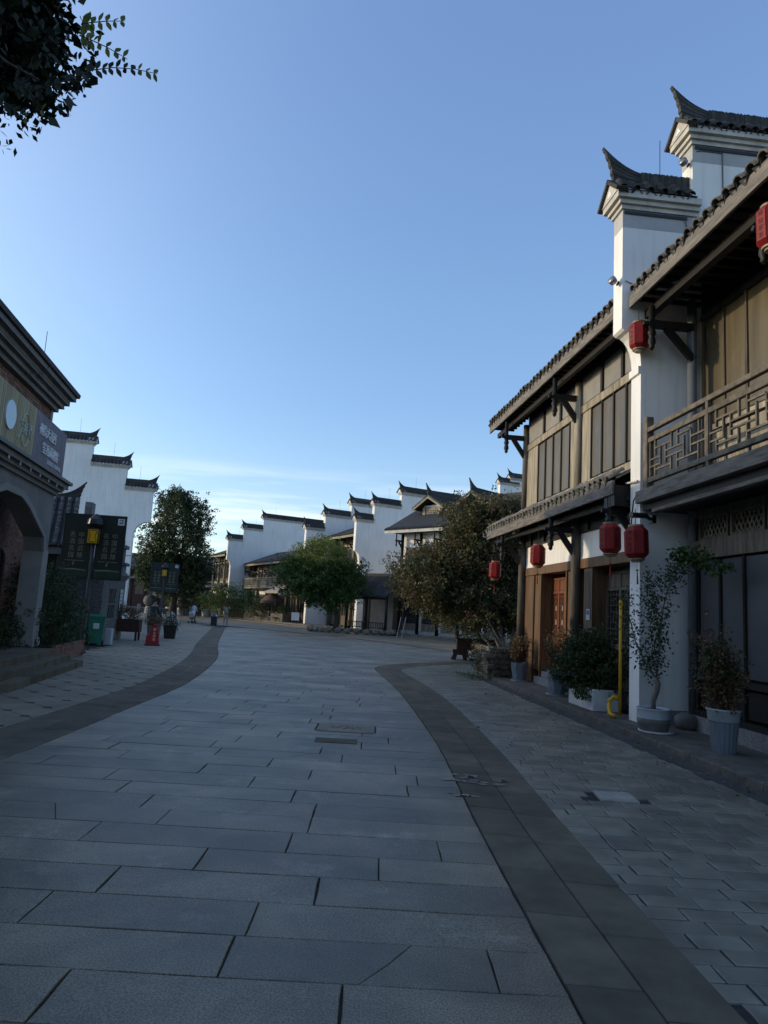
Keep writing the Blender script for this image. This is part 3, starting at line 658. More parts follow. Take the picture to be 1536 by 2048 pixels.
def wall_cap(par, s0, s1, y0, y1, zc, near=True):
    """tiled coping over one step: s0..s1 wall thickness, y0 (back) .. y1 (street end), zc underside of the cornice"""
    sm = (s0+s1)/2
    cor = None
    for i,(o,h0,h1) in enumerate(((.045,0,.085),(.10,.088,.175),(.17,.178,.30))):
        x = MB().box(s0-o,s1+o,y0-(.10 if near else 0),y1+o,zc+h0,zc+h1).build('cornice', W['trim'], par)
    ze, zr = zc+.30, zc+.62; ov = .20
    # white pediment closing the street end
    p = MB().prism([(s0-.18,ze),(s1+.18,ze),(s1+.16,ze+.05),(sm,zr+.02),(s0-.16,ze+.05)],'y',y1-.5,y1+.19).build('pediment', W['trim'], par)
    for sg in (-1,1): MB().beam((sm+sg*((s1-s0)/2+ov+.06),y1+.13,ze-.02),(sm-sg*.03,y1+.13,zr+.085),.24,.07).build('verge_tiles', W['tile'], p)
    MB().prism([(sm-.10,ze+.06),(sm+.10,ze+.06),(sm,ze+.2)],'y',y1+.19,y1+.198).build('pediment_panel', W['white'], p)
    roof = MB().prism([(s0-ov,ze+.02),(s1+ov,ze+.02),(sm,zr)],'y',y0,y1-.02).build('roof', W['tile'], par)
    L = y1+.20-y0; n = max(2,int(L/.25)); pit = math.atan2(zr-ze,(s1-s0)/2+ov)
    joined = MB()
    for k in range(n):
        y = y0+.12+(L-.24)*k/(n-1)
        for sd,rz in ((-1,PI/2),(1,-PI/2)):
            xe = s0-ov if sd<0 else s1+ov
            if near:
                OB('cover_tile', ME_COVERC, None, roof, (xe,y+random.uniform(-.012,.012),ze+.045), (-pit+random.uniform(-.05,.05),0,rz+random.uniform(-.06,.06)))
                OB('drip_tile', ME_DRIP, None, roof, (xe+sd*.0,y+(.125 if k<n-1 else -.125),ze+.035), (-pit,0,rz))
            else:
                joined.tube([(xe,y,ze+.03),(sm,y,zr+.05)],.075,6)
                joined.box(xe-.02,xe+.02,y+.09,y+.18,ze-.06,ze+.02)
    if not near: joined.build('tile_rows', W['tile'], roof)
    # ridge of tiles stood on edge
    rb = MB(); y = y0; ye = y1-.42
    if near:
        while y < ye:
            t = random.uniform(.028,.04); h = .36+random.uniform(-.012,.012); rb.box(sm-.085,sm+.085,y,min(y+t-.004,ye),zr-.06,zr-.06+h); y += t
    else: rb.box(sm-.085,sm+.085,y0,ye,zr-.06,zr+.30)
    rb.build('ridge', W['tile'], roof)
    OB('horn', ME_HORN, None, roof, (sm,y1+.02,zr+.02))
def gable_wall(name, label, loc, rz, steps, th=.40, near=False, base=0., lower=(-.38,6.66,7.40), group=None, back=None, skip=0):
    """steps: [(length, zc)...] from the street end inwards; y=0 is the upper street face; lower=(y of the lower face, z of corbel foot, z of corbel top)"""
    t = thing(name, label, 'wall', loc, rz, group)
    yl, za, zb = lower
    prof = [(yl,base),(yl,za-.12),(yl+.05,za-.12),(yl+.05,za+.02),(yl,za+.02)]
    for k in range(7):
        a = PI/2*k/6; prof.append((yl+(-.05-yl)*(1-math.cos(a)), za+.06+(zb-za-.10)*math.sin(a)))
    prof += [(0,zb),(0,steps[0][1])]
    y = 0
    for i,(L,zc) in enumerate(steps):
        prof.append((y,zc)); y -= L; prof.append((y,zc))
    prof.append((y,base))
    MB().prism(prof,'x',0,th).build('wall_panel', W['white'], t)
    y = 0
    for i,(L,zc) in enumerate(steps):
        wall_cap(t,0,th,y-L,y,zc,near)
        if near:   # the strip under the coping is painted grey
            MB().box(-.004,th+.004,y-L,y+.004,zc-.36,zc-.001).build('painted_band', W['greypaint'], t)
        y -= L
    return t
def mast(par, x, y, z, h=.8):
    MB().tube([(x,y,z),(x,y,z+h)],.008,5).build('lightning_rod', W['blackmetal'], par)

gw = gable_wall('gable_wall', 'tall white stepped gable wall with upswept tiled copings between the two timber houses', 
    (RK[0]+.77*math.cos(RA)-(-.22)*math.sin(RA)*-1*-1, 0, 0), RA, [(1.43,9.83),(2.6,11.39),(4.5,12.95)], near=True, base=.10)
def Rw(s, y, z=0): return (RK[0]+s*math.cos(RA)-y*math.sin(RA), RK[1]+s*math.sin(RA)+y*math.cos(RA), z)
def R2w(s, y, z=0): return (R2K[0]+s*math.cos(R2A)-y*math.sin(R2A), R2K[1]+s*math.sin(R2A)+y*math.cos(R2A), z)
gw.location = Rw(.77,-.22,0)
MB().box(-.012,.412,-1.3,-.388,.10,.36).build('stone_base', W['granitelight'], gw)
mast(gw,.2,-.85,10.7,.85)
# flood lamps and cables on the wall end
def flood(par, p, aim=(0,1,-.3)):
    b = MB().lathe([(.03,0),(.075,.03),(.085,.10),(.08,.13)],(0,0,0),12).build('flood_lamp', W['greymetal'], par, True, p, (math.radians(-65),0,math.radians(25)))
    MB().box(-.02,.02,-.10,.0,-.07,-.045).build('lamp_bracket', W['blackmetal'], b); return b
flood(gw,(.12,.09,8.35)); flood(gw,(.08,-1.33,11.0))
mb = MB(); mb.box(-.03,-.012,-1.30,-.02,9.74,9.80)
for k in range(13): mb.box(-.034,-.028,-1.27+k*.1,-1.24+k*.1,9.755,9.785)
mb.build('light_strip', W['blackmetal'], gw)
mb = MB(); mb.box(-.03,-.012,-3.2,-1.47,11.3,11.36); mb.build('light_strip', W['blackmetal'], gw)
MB().tube([(-.02,-1.25,9.75),(-.03,-1.3,9.55),(-.03,-1.42,9.45),(-.02,-1.5,9.2)],.012,5).build('cable', W['greypaintmetal'], gw)
MB().tube([(-.015,-1.5,11.25),(-.015,-1.6,11.28),(-.015,-2.05,11.27),(-.015,-2.05,9.9)],.014,5).build('conduit', W['greypaintmetal'], gw)
MB().tube([(-.02,-.05,8.35),(-.02,-.2,8.3),(-.02,-.4,8.3)],.009,5).build('cable', W['greypaintmetal'], gw)
MB().tube([(.02,-.34,4.46),(.5,-.34,4.50)],.022,8).build('white_pipe', W['whitepipe'], gw)
MB().tube([(-.01,-.45,6.5),(-.012,-.46,5.5),(-.012,-.47,4.8)],.004,4).build('thin_wire', W['whitepipe'], gw)
MB().tube([(-.06,-.33,4.25),(.1,-.3,4.1),(.25,-.33,3.7),(.33,-.32,3.1)],.014,6,True).build('cable', W['blackmetal'], gw)

# ------------------------------------------------------------------ bracket with hanging post, used under every eave
def bracket(par, s, yc, ye, zarm, ztop, mt=None, drop=.45):
    mt = mt or W['darkwood']
    b = MB().beam((s,yc,zarm),(s,ye+.06,zarm),.10,.14).build('bracket_arm', mt, par)
    MB().beam((s,yc,zarm-.62),(s,ye+(yc-ye)*.35,zarm-.05),.085,.13).build('strut', mt, b)
    mb = MB().lathe([(.055,ztop-zarm),(.055,-.12),(.075,-.14),(.075,-.2),(.05,-.24),(.07,-.3),(.075,-.36),(.045,-.42),(.055,-.45),(.02,-.50)],(s,ye,zarm),10)
    mb.build('hanging_post', mt, b, True)
    MB().tube([(s,ye,zarm),(s,ye+.16,zarm+.01)],[.06,.04],8).build('knob', mt, b)
    return b
def lattice(par, s0, s1, y, z0, z1, mt, verts, hors, w=.022, d=.03):
    """verts: (u,v0,v1); hors: (v,u0,u1) with u from s1 to s0 or s0 to s1"""
    for u,a,b in verts:
        s = s0+(s1-s0)*u; MB().box(s-w/2,s+w/2,y-d/2,y+d/2,z0+(z1-z0)*a,z0+(z1-z0)*b).build('lattice_bar', mt, par)
    for v,a,b in hors:
        z = z0+(z1-z0)*v; sa,sb = s0+(s1-s0)*a, s0+(s1-s0)*b
        MB().box(min(sa,sb)+w/2,max(sa,sb)-w/2,y-d/2+.002,y+d/2-.002,z-w/2,z+w/2).build('lattice_bar', mt, par)

# ------------------------------------------------------------------ near timber house with balcony
h1 = thing('timber_house', 'dark timber house with lattice balcony and slate grey ground floor shutters at the right edge', 'house', RK, RA)
S0, S1 = -6.6, .755
MB().box(S0,S1,-9,-2.02,.1,8.0).build('rear_wall', W['darkwood'], h1)
MB().box(S0,.62,-1.9,-1.30,.10,.36).build('plinth', W['granitelight'], h1)
# ground floor
MB().box(S0,.60,-1.88,-1.50,.36,3.9).build('back_wall', W['darkwood'], h1)
MB().box(S0,.30,-1.50,-1.36,.362,.46).build('bottom_rail', W['darkwood'], h1)
MB().box(S0,.30,-1.50,-1.34,.96,1.06).build('sill', W['darkwood'], h1)
k = 0
ds = [.25-.66*i for i in range(11)]
for a,b in zip(ds, ds[1:]):
    MB().cbox(b+.05,a-.05,-1.495,-1.42,.49,.93,.015).build('lower_panel', W['darkwood'], h1)
    MB().box(a-.03,a+.03,-1.499,-1.38,.462,.958).build('stile', W['darkwood'], h1)
    sh = MB().cbox(b+.030,a-.030,-1.49,-1.44,1.09,2.99,.008).build('shutter', W['shutter'], h1)
    fr = MB(); fr.box(b+.006,b+.026,-1.495,-1.41,1.062,3.01); fr.box(a-.026,a-.006,-1.495,-1.41,1.062,3.01); fr.build('shutter_frame', W['darkwood'], sh)
MB().box(S0,.34,-1.52,-1.38,3.02,3.34).build('lintel', W['wood'], h1)
for i in range(7):
    a = .20-.95*i; b = a-.89
    tr = MB(); tr.box(b,a,-1.50,-1.40,3.342,3.39); tr.box(b,a,-1.50,-1.40,3.70,3.75); tr.box(b,b+.05,-1.499,-1.399,3.392,3.698); tr.box(a-.05,a,-1.499,-1.399,3.392,3.698)
    tr = tr.build('transom', W['wood'], h1)
    MB().box(b+.05,a-.05,-1.495,-1.48,3.392,3.698).build('pane', W['darkwood'], tr)
    m_ = 7
    for q in range(-3,m_+3):
        for sgn in (-1,1):
            x0 = b+.05+(a-b-.1)*q/m_; x1 = x0+sgn*.305*.62; z0_,z1_ = 3.392,3.698
            lo_,hi_ = b+.05,a-.05
            def clipx(xa,za,xb,zb):
                pts=[]
                for t in (0,1):
                    pts.append((xa+(xb-xa)*t,za+(zb-za)*t))
                (xa,za),(xb,zb)=pts
                if max(xa,xb)<lo_ or min(xa,xb)>hi_: return None
                def at(x): return za+(zb-za)*(x-xa)/(xb-xa)
                A=(xa,za) if lo_<=xa<=hi_ else ((lo_,at(lo_)) if xa<lo_ else (hi_,at(hi_)))
                B=(xb,zb) if lo_<=xb<=hi_ else ((lo_,at(lo_)) if xb<lo_ else (hi_,at(hi_)))
                return A,B
            cl = clipx(x0,z0_,x1,z1_)
            if cl and abs(cl[0][0]-cl[1][0])>.01:
                MB().beam((cl[0][0],-1.455+sgn*.007,cl[0][1]),(cl[1][0],-1.455+sgn*.007,cl[1][1]),.012,.016,(0,1,0)).build('lattice_bar', W['board'], tr)
MB().box(S0,.34,-1.52,-1.40,3.752,3.88).build('head_beam', W['wood'], h1)
for s in (.42,-2.9,-6.2):
    c = MB().lathe([(.085,.36),(.085,7.9)],(s,-1.42,0),14).build('column', W['greypaintmetal'] if s>0 else W['darkwood'], h1, True)
    MB().lathe([(.13,.12),(.17,.16),(.20,.24),(.19,.32),(.13,.37)],(s-.16,-1.20,0),16).build('column_base', W['greystone'], h1, True)
# balcony
MB().box(S0,.74,-2.0,-.64,3.90,4.20).build('balcony_floor', W['darkwood'], h1)
MB().cbox(S0,.74,-.635,-.49,4.02,4.245,.008).build('front_beam', W['woodh'], h1)
MB().cbox(S0,.42,-.78,-.645,3.83,3.985,.008).build('lower_beam', W['woodh'], h1)
rl = MB(); rl.cbox(S0,.44,-.66,-.57,5.30,5.385,.008); rl = rl.build('railing', W['railwood'], h1)
MB().cbox(S0,.44,-.65,-.58,5.10,5.19,.008).build('middle_rail', W['railwood'], rl)
MB().cbox(S0,.44,-.655,-.575,4.36,4.45,.008).build('bottom_rail', W['railwood'], rl)
MB().cbox(.44,.60,-.70,-.56,4.25,5.60,.01).build('post', W['railwood'], rl)
VV = [(.0,0,1),(.10,.60,1),(.10,0,.34),(.20,.27,.80),(.30,.27,.75),(.41,.58,1),(.40,0,.36),(.52,.62,1),(.51,0,.40),(.63,.22,.77),(.75,.26,.84),(.88,.62,1),(.87,0,.40),(.985,0,1)]
HH = [(.78,.10,.41),(.50,0,.20),(.30,0,.20),(.58,.30,.63),(.40,.30,.63),(.86,.52,.75),(.66,.75,.985),(.44,.75,.985),(.18,.10,.40),(.20,.51,.87)]
sp_ = [.42,-1.50,-3.42,-5.3]
for a,b in zip(sp_,sp_[1:]):
    MB().box(b-.035,b+.035,-.652,-.578,4.25,5.30).build('post', W['railwood'], rl)
    lattice(rl,a-.03,b+.05,-.615,4.45,5.10,W['railwood'],VV,HH,.030,.036)
# upper wall: shutters behind the balcony
MB().box(S0,.75,-2.0,-1.80,4.2,8.64).build('upper_wall', W['darkwood'], h1)
MB().box(S0,.62,-1.80,-1.70,7.60,7.70).build('window_head', W['wood'], h1)
MB().box(S0,.62,-1.80,-1.72,5.40,5.50).build('window_sill', W['board'], h1)
ds = [.56-.66*i for i in range(11)]
for i,(a,b) in enumerate(zip(ds,ds[1:])):
    w_ = MB().cbox(b+.035,a-.035,-1.795,-1.745,5.53,7.57,.006).build('window_shutter', W['panel'], h1)
    fr = MB(); fr.box(b+.004,b+.030,-1.795,-1.715,5.502,7.598); fr.box(a-.030,a-.004,-1.795,-1.715,5.502,7.598); fr.build('window_frame', W['wood'], w_)
    MB().cbox(b+.035,a-.035,-1.795,-1.75,4.28,5.36,.006).build('lower_board', W['board'], h1)
MB().box(.585,.68,-1.80,-1.70,4.25,7.598).build('window_jamb', W['board'], h1)
# eave and roof
MB().cbox(S0,.75,-.40,-.345,7.80,8.06,.006).build('fascia', W['woodh'], h1)
rf = MB()
rf.quad((S0,-.36,8.03),(.75,-.36,8.03),(.75,-4.6,10.15),(S0,-4.6,10.15)); rf.quad((S0,-.36,7.98),(.75,-.36,7.98),(.75,-4.6,10.10),(S0,-4.6,10.10))
corrugated(rf,S0,.75,-.45,8.13,-4.6,10.22,.28)
rf = rf.build('roof', W['tile'], h1); eave_tiles(rf,.72,S0,-.33,8.07,-.46,.28)
for k in range(24): MB().box(.6-k*.30-.035,.6-k*.30+.035,-1.7,-.42,7.90,7.97).build('rafter', W['darkwood'], rf)
MB().box(S0,.75,-.80,-.66,7.62,7.78).build('eave_purlin', W['darkwood'], h1)
for s in (.38,-2.9): bracket(h1,s,-1.42,-.62,7.35,7.7)

# ------------------------------------------------------------------ second timber house, doors to the street
h2 = thing('timber_house', 'two storey timber house with brown shutters, a tiled pent roof and lattice doors', 'house', R2K, R2A)
E2 = 7.80
MB().box(.0,E2,-8,-1.75,.1,8.2).build('rear_wall', W['darkwood'], h2)
# ground floor: plinth, boards, plaster frieze, doors in deep reveals
MB().box(0,E2,-1.75,-1.45,.10,3.9).build('back_wall', W['darkwood'], h2)
MB().box(.0,E2-.02,-1.45,-1.06,3.31,3.92).build('frieze', W['white'], h2)
MB().cbox(.0,E2,-1.46,-1.04,3.08,3.305,.006).build('lintel', W['brownwood'], h2)
def boards(a,b,z0,z1,mt):
    n = max(1,int(round((b-a)/.22)))
    for k in range(n): MB().cbox(a+(b-a)*k/n+.002,a+(b-a)*(k+1)/n-.002,-1.45,-1.10+random.uniform(-.004,.004),z0,z1,.005).build('wall_board', mt, h2)
boards(6.34,7.0,.45,3.075,W['brownwood']); boards(3.78,4.42,.45,3.075,W['brownwood']); boards(2.86,3.40,.45,3.075,W['wood'])
MB().cbox(6.9,E2,-1.45,-1.05,.1,3.07,.01).build('corner_boards', W['brownwood'], h2)
for a,b in ((6.30,6.36),(4.40,4.46),(2.82,2.88)): MB().box(a,b,-1.452,-1.06,.12,3.078).build('door_jamb', W['brownwood'], h2)
MB().cbox(4.30,6.5,-1.45,-.98,.10,.30,.008).build('door_step', W['granitelight'], h2); MB().cbox(4.46,6.30,-1.45,-1.12,.302,.45,.008).build('threshold', W['granitelight'], h2)
MB().cbox(.02,2.82,-1.45,-1.12,.10,.42,.008).build('threshold', W['granitelight'], h2)
def leaf_door(a,b,mt,y=-1.40,gl='paper'):
    z0,z1 = .452,2.98
    d = MB(); d.box(a+.004,a+.055,y-.045,y,z0,z1); d.box(b-.055,b-.004,y-.045,y,z0,z1)
    for za,zb in ((z0,z0+.06),(z0+.68,z0+.74),(z0+.88,z0+.94),(z1-.42,z1-.36),(z1-.06,z1)): d.box(a+.055,b-.055,y-.044,y-.001,za,zb)
    d = d.build('door', mt, h2)
    MB().cbox(a+.058,b-.058,y-.035,y-.012,z0+.062,z0+.678,.012).build('door_panel', mt, d)
    MB().cbox(a+.058,b-.058,y-.035,y-.012,z0+.742,z0+.878,.01).build('door_panel', mt, d)
    MB().cbox(a+.058,b-.058,y-.035,y-.012,z1-.358,z1-.062,.012).build('door_panel', mt, d)
    MB().box(a+.056,b-.056,y-.042,y-.036,z0+.942,z1-.422).build('pane', W[gl], d)
    V = [(.25,0,1),(.75,0,1),(.5,.0,.28),(.5,.72,1),(.5,.4,.6)]; H = [(.08,0,1),(.28,.0,1),(.4,.25,.75),(.6,.25,.75),(.72,0,1),(.92,0,1),(.18,.25,.75),(.82,.25,.75),(.5,0,.25),(.5,.75,1)]
    lattice(d,a+.056,b-.056,y-.02,z0+.942,z1-.422,mt,V,H,.014,.02)
for k in range(4): leaf_door(4.46+.46*k,4.46+.46*(k+1),W['redwood'])
for k in range(4): leaf_door(.02+.70*k,.02+.70*(k+1),W['wood'],gl='glass')
for s in (3.60,E2-.05):
    MB().lathe([(.11,.12),(.115,3.0),(.11,4.8)],(s,-.97,0),16).build('column', W['wood'], h2, True)
    MB().lathe([(.105,4.9),(.10,7.7)],(s,-.99,0),14).build('upper_column', W['board'] if s<5 else W['wood'], h2, True)
nt_ = MB().box(3.0,3.20,-1.09,-1.082,1.88,2.13).build('paper_notice', W['bannerpale'], h2)
MB().box(3.02,3.18,-1.082,-1.0805,2.0,2.1).build('notice_print', M('blue_print',(.12,.16,.35),rough=.6,bump=0,island=0), nt_)
MB().box(0,E2,-1.40,-1.0,3.925,4.9).build('pent_back', W['darkwood'], h2)
for s in (.6,1.7,2.9,4.7,5.9,7.0): MB().box(s-.05,s+.05,-1.0,-.94,3.94,4.8).build('stud', W['darkwood'], h2)
# pent roof
MB().cbox(.06,9.32,-.32,-.26,4.27,4.54,.006).build('pent_fascia', W['woodh'], h2)
pr = MB(); pr.quad((.06,-.29,4.53),(9.32,-.29,4.53),(9.32,-1.02,4.93),(.06,-1.02,4.93)); pr.quad((.06,-.33,4.49),(9.32,-.33,4.49),(9.32,-1.02,4.87),(.06,-1.02,4.87))
corrugated(pr,.06,9.32,-.36,4.58,-1.05,4.97,.27,.045)
pr = pr.build('pent_roof', W['tile'], h2); eave_tiles(pr,.12,9.30,-.24,4.555,-.50,.27,ME_COVERP,ME_DRIPP)
MB().box(.04,.5,-1.0,-.30,4.05,4.45).build('pent_end_board', W['darkwood'], h2)
MB().box(.0,9.2,-.62,-.52,4.16,4.26).build('pent_purlin', W['darkwood'], h2)
bracket(h2,3.60,-.97,-.34,3.98,4.25); bracket(h2,E2-.05,-.97,-.34,3.98,4.25); bracket(h2,.35,-.97,-.34,3.98,4.25)
# upper storey
MB().box(0,E2,-1.75,-1.06,4.9,8.34).build('upper_wall', W['darkwood'], h2)
MB().cbox(.0,E2,-1.06,-.985,4.95,5.13,.006).build('sill_board', W['board'], h2)
MB().cbox(.0,E2,-1.06,-.985,6.86,7.05,.006).build('window_head', W['board'], h2)
def bay(a,b,n,lb,rb):
    for k in range(n):
        x0,x1 = a+(b-a)*k/n, a+(b-a)*(k+1)/n
        w_ = MB().cbox(x0+.035,x1-.035,-1.055,-1.02,5.17,6.82,.005).build('window_shutter', W['panel'], h2)
        fr = MB(); fr.box(x0+.004,x0+.03,-1.056,-.99,5.132,6.858); fr.box(x1-.03,x1-.004,-1.056,-.99,5.132,6.858); fr.build('window_frame', W['darkwood'], w_)
    for c0,c1 in (lb,rb):
        if c1>c0: MB().cbox(c0+.02,c1-.02,-1.055,-1.005,5.135,6.855,.012).build('side_board', W['board'], h2)
bay(.45,2.88,4,(2.9,3.45),(.02,.44)); bay(4.22,6.66,4,(3.74,4.20),(6.68,7.66))
for k,(a,b) in enumerate(((.05,1.15),(1.25,2.2),(2.3,3.45),(3.75,4.8),(4.9,6.1),(6.2,7.6))):
    MB().cbox(a,b,-1.055,-1.01,7.08,7.75,.01).build('upper_panel', W['render2'], h2)
for s in (1.2,2.25,4.85,6.15): MB().box(s-.05,s+.05,-1.055,-.96,7.055,7.8).build('stud', W['darkwood'], h2)
MB().cbox(-.0,9.5,-.33,-.275,7.82,8.10,.006).build('fascia', W['woodh'], h2)
rf = MB(); rf.quad((.0,-.29,8.08),(9.5,-.29,8.08),(9.5,-4.6,10.2),(.0,-4.6,10.2)); rf.quad((.0,-.29,8.02),(9.5,-.29,8.02),(9.5,-4.6,10.14),(.0,-4.6,10.14))
rf.prism([(-.29,8.02),(-4.6,10.14),(-8.8,8.02)],'x',7.9,7.98)
corrugated(rf,.0,9.5,-.36,8.16,-4.6,10.27,.28); corrugated(rf,.0,9.5,-8.9,8.16,-4.6,10.27,.28)
rf = rf.build('roof', W['tile'], h2); eave_tiles(rf,.05,9.45,-.25,8.11,-.46,.28)
for k in range(32): MB().box(.15+k*.295-.035,.15+k*.295+.035,-1.05,-.34,7.91,7.985).build('rafter', W['darkwood'], rf)
MB().box(0,9.4,-.62,-.52,7.66,7.80).build('eave_purlin', W['darkwood'], h2)
for s in (3.60,E2-.05): bracket(h2,s,-.97,-.36,7.28,7.75)
MB().tube([(E2+.12,-1.0,.15),(E2+.12,-1.0,7.7)],.045,8).build('downpipe', W['wood'], h2)
MB().tube([(8.9,-.25,4.36),(9.2,-.2,4.33),(9.42,-.18,4.38),(9.5,-.2,4.5)],.012,6).build('pent_wire', W['greymetal'], h2)

# ------------------------------------------------------------------ red lanterns
def lantern(label, loc, rz=.2, tassel=True, sc_=1., cord=.5):
    t = thing('red_lantern', label, 'lantern', loc, rz, 'red lanterns under the eaves'); t.rotation_euler = (random.uniform(-.04,.04), random.uniform(-.04,.04), rz)
    R_,H_ = .2*sc_,.56*sc_
    body = MB().lathe([(R_*.62,-H_/2),(R_*.98,-H_*.37),(R_,-H_*.33),(R_,H_*.33),(R_*.98,H_*.37),(R_*.64,H_/2)],(0,0,0),8,PI/8).build('body', W['red'], t)
    mb = MB()
    for k in range(8):
        a = PI/8+k*PI/4; mb.tube([(R_*math.cos(a)*1.005,R_*math.sin(a)*1.005,-H_*.34),(R_*math.cos(a)*1.005,R_*math.sin(a)*1.005,H_*.34)],.004*sc_,4)
    mb.build('ribs', W['red'], t)
    MB().lathe([(R_*.66,-H_*.545),(R_*.68,-H_*.50)],(0,0,0),16).build('bottom_ring', W['gold'], t)
    MB().lathe([(R_*.48,-H_*.60),(R_*.50,-H_*.555)],(0,0,0),16).build('lower_ring', W['gold'], t)
    MB().lathe([(R_*.66,H_*.49),(R_*.66,H_*.545)],(0,0,0),16).build('top_ring', W['gold'], t)
    MB().tube([(0,0,H_*.54),(0,0,H_*.54+cord)],.006,5).build('cord', W['blackmetal'], t)
    ap = R_*math.cos(PI/8)+.002
    for k in (0,2,4,6):
        a = k*PI/4; n_ = Vector((math.cos(a),math.sin(a),0)); r_ = Vector((-math.sin(a),math.cos(a),0))
        glyphs('lettering','神仙家宴',.085*sc_,W['ink'],t,n_*ap+Vector((0,0,.15*sc_)),r_,(0,0,1),(0,0,-.10*sc_),.001)
    if tassel:
        ts = MB().tube([(0,0,-H_*.60),(0,0,-H_*.60-.12)],.004,5).build('tassel', W['ink'], t)
        MB().lathe([(.004,0),(.03,.02),(.004,.045)],(0,0,-H_*.60-.165),8).build('knot', W['red'], ts)
        MB().lathe([(.018,0),(.014,.1),(.009,.22)],(0,0,-H_*.60-.39),8).build('fringe', W['red'], ts)
    return t
lantern('red lantern hanging highest on the white wall end, above the balcony', Rw(.60,-.48,7.19), .3+RA, False, .92, .22)
lantern('red lantern cut by the right edge of the picture, under the upper eave', Rw(-3.22,-.52,7.2), .2+RA, False, 1., .5)
lantern('red lantern at the right edge below the balcony beam', Rw(-3.38,-.50,3.2), .25+RA, True, 1., .55)
lantern('red lantern just left of the white wall end, under the pent roof', R2w(-.02,-.20,3.40), .25+R2A, True, 1., .6)
lantern('red lantern hanging in front of the white wall end, paired with its left neighbour', Rw(.36,-.34,3.26), .55+RA, True, 1.02, .3)
lantern('red lantern above the brown lattice doors', R2w(4.30,-.27,3.40), .25+R2A, True, .92, .5)
lantern('small bright red lantern beside the flowering tree, farthest along the pent roof', R2w(8.25,-.28,3.24), .3+R2A, True, .92, .8)
# bullet camera
bc = thing('security_camera', 'black bullet security camera beside the white wall end', 'camera', Rw(.52,-.50,3.78), RA+.3)
MB().tube([(-.02,-.10,0),(-.02,.22,-.02)],.05,12).build('housing', W['blackmetal'], bc); MB().tube([(-.02,.21,-.02),(-.02,.25,-.02)],.058,12).build('hood', W['blackmetal'], bc)
MB().beam((-.02,-.06,0),(-.02,-.22,-.06),.04,.05).build('arm', W['blackmetal'], bc); MB().box(-.06,.02,-.3,-.2,-.12,.02).build('mount', W['blackmetal'], bc)
# ================================================================== POTS, PLANTS AND PIPES ALONG THE WALKWAY
def Rpt(s,y,z=.121): return Rw(s,y,z)
def stems(mb, n, base, h, spread, seed, r=.006, lean=(0,0)):
    q = random.Random(seed); tips = []
    for k in range(n):
        a = q.uniform(0,2*PI); rr = q.uniform(.2,1)*spread; hh = h*q.uniform(.55,1)
        b = Vector(base)+Vector((math.cos(a)*rr*.25,math.sin(a)*rr*.25,0)); t = Vector(base)+Vector((math.cos(a)*rr+lean[0]*hh,math.sin(a)*rr+lean[1]*hh,hh))
        m = b.lerp(t,.5)+Vector((q.uniform(-.04,.04),q.uniform(-.04,.04),.03)); mb.tube([b,m,t],[r,r*.8,r*.4],5); tips += [b.lerp(m,.6),m,m.lerp(t,.5),t]
    return np.array([tuple(t) for t in tips])
rg = np.random.default_rng(11)
# ribbed pot with the tangled bush
p = thing('ribbed_pot', 'tall ribbed blue-grey pot with pale rim in front of the slate shutters', 'pot', Rpt(-1.80,-.62))
mb = MB(); n = 72; prof = [(.155,0),(.16,.02),(.20,.42),(.205,.43)]
for r,z in prof:
    for k in range(n): a = 2*PI*k/n; rr = r-(.008 if (k//2)%2 else 0); mb.v.append((rr*math.cos(a),rr*math.sin(a),z))
for i in range(len(prof)-1):
    for k in range(n): k2=(k+1)%n; mb.f.append((i*n+k,i*n+k2,(i+1)*n+k2,(i+1)*n+k))
mb.f.append(tuple(range(n))[::-1]); mb.build('ribbed_body', W['potgrey'], p)
MB().lathe([(.20,.43),(.208,.44),(.222,.57),(.235,.585),(.232,.60),(.205,.60),(.20,.55),(.0,.55)],(0,0,0),32,0,False).build('rim', W['potlight'], p, True)
MB().lathe([(0,.555),(.2,.555)],(0,0,0),24,0,False).build('soil', W['soil'], p)
b = thing('potted_bush', 'tangled dry and green bush growing in the ribbed pot', 'plant', Rpt(-1.80,-.62,.68))
mb = MB(); tp = stems(mb,26,(0,0,-.02),.95,.24,5,.006); 
for k in range(16): a=rg.uniform(0,6.28); mb.tube([(.1*math.cos(a),.1*math.sin(a),0),(.13*math.cos(a),.13*math.sin(a),.3),(.15*math.cos(a),.15*math.sin(a),.6)],.005,4)
mb.build('stems', W['leafdry'], b)
tp = tp+np.array([-.05,.02,0])*np.clip(tp[:,2:3],0,1)*2; pts = clumps(rg,tp,40,(.085,.085,.11)); OB('dry_leaves', leaf_mesh('dry_leaves',pts,.045,.5,.6,3), W['leafdry'], b)
pts = clumps(rg,tp[tp[:,2]>.3],16,(.085,.085,.09)); OB('green_leaves', leaf_mesh('green_leaves',pts,.055,.6,.4,4), W['leafdark'], b)
pts = clumps(rg,[(-.05,.22,.42),(.12,.2,.25),(-.1,.1,.75),(.05,.25,.6)],30,(.05,.05,.09)); OB('broad_leaves', leaf_mesh('broad_leaves',pts,.085,.8,.3,5), W['leafmid'], b)
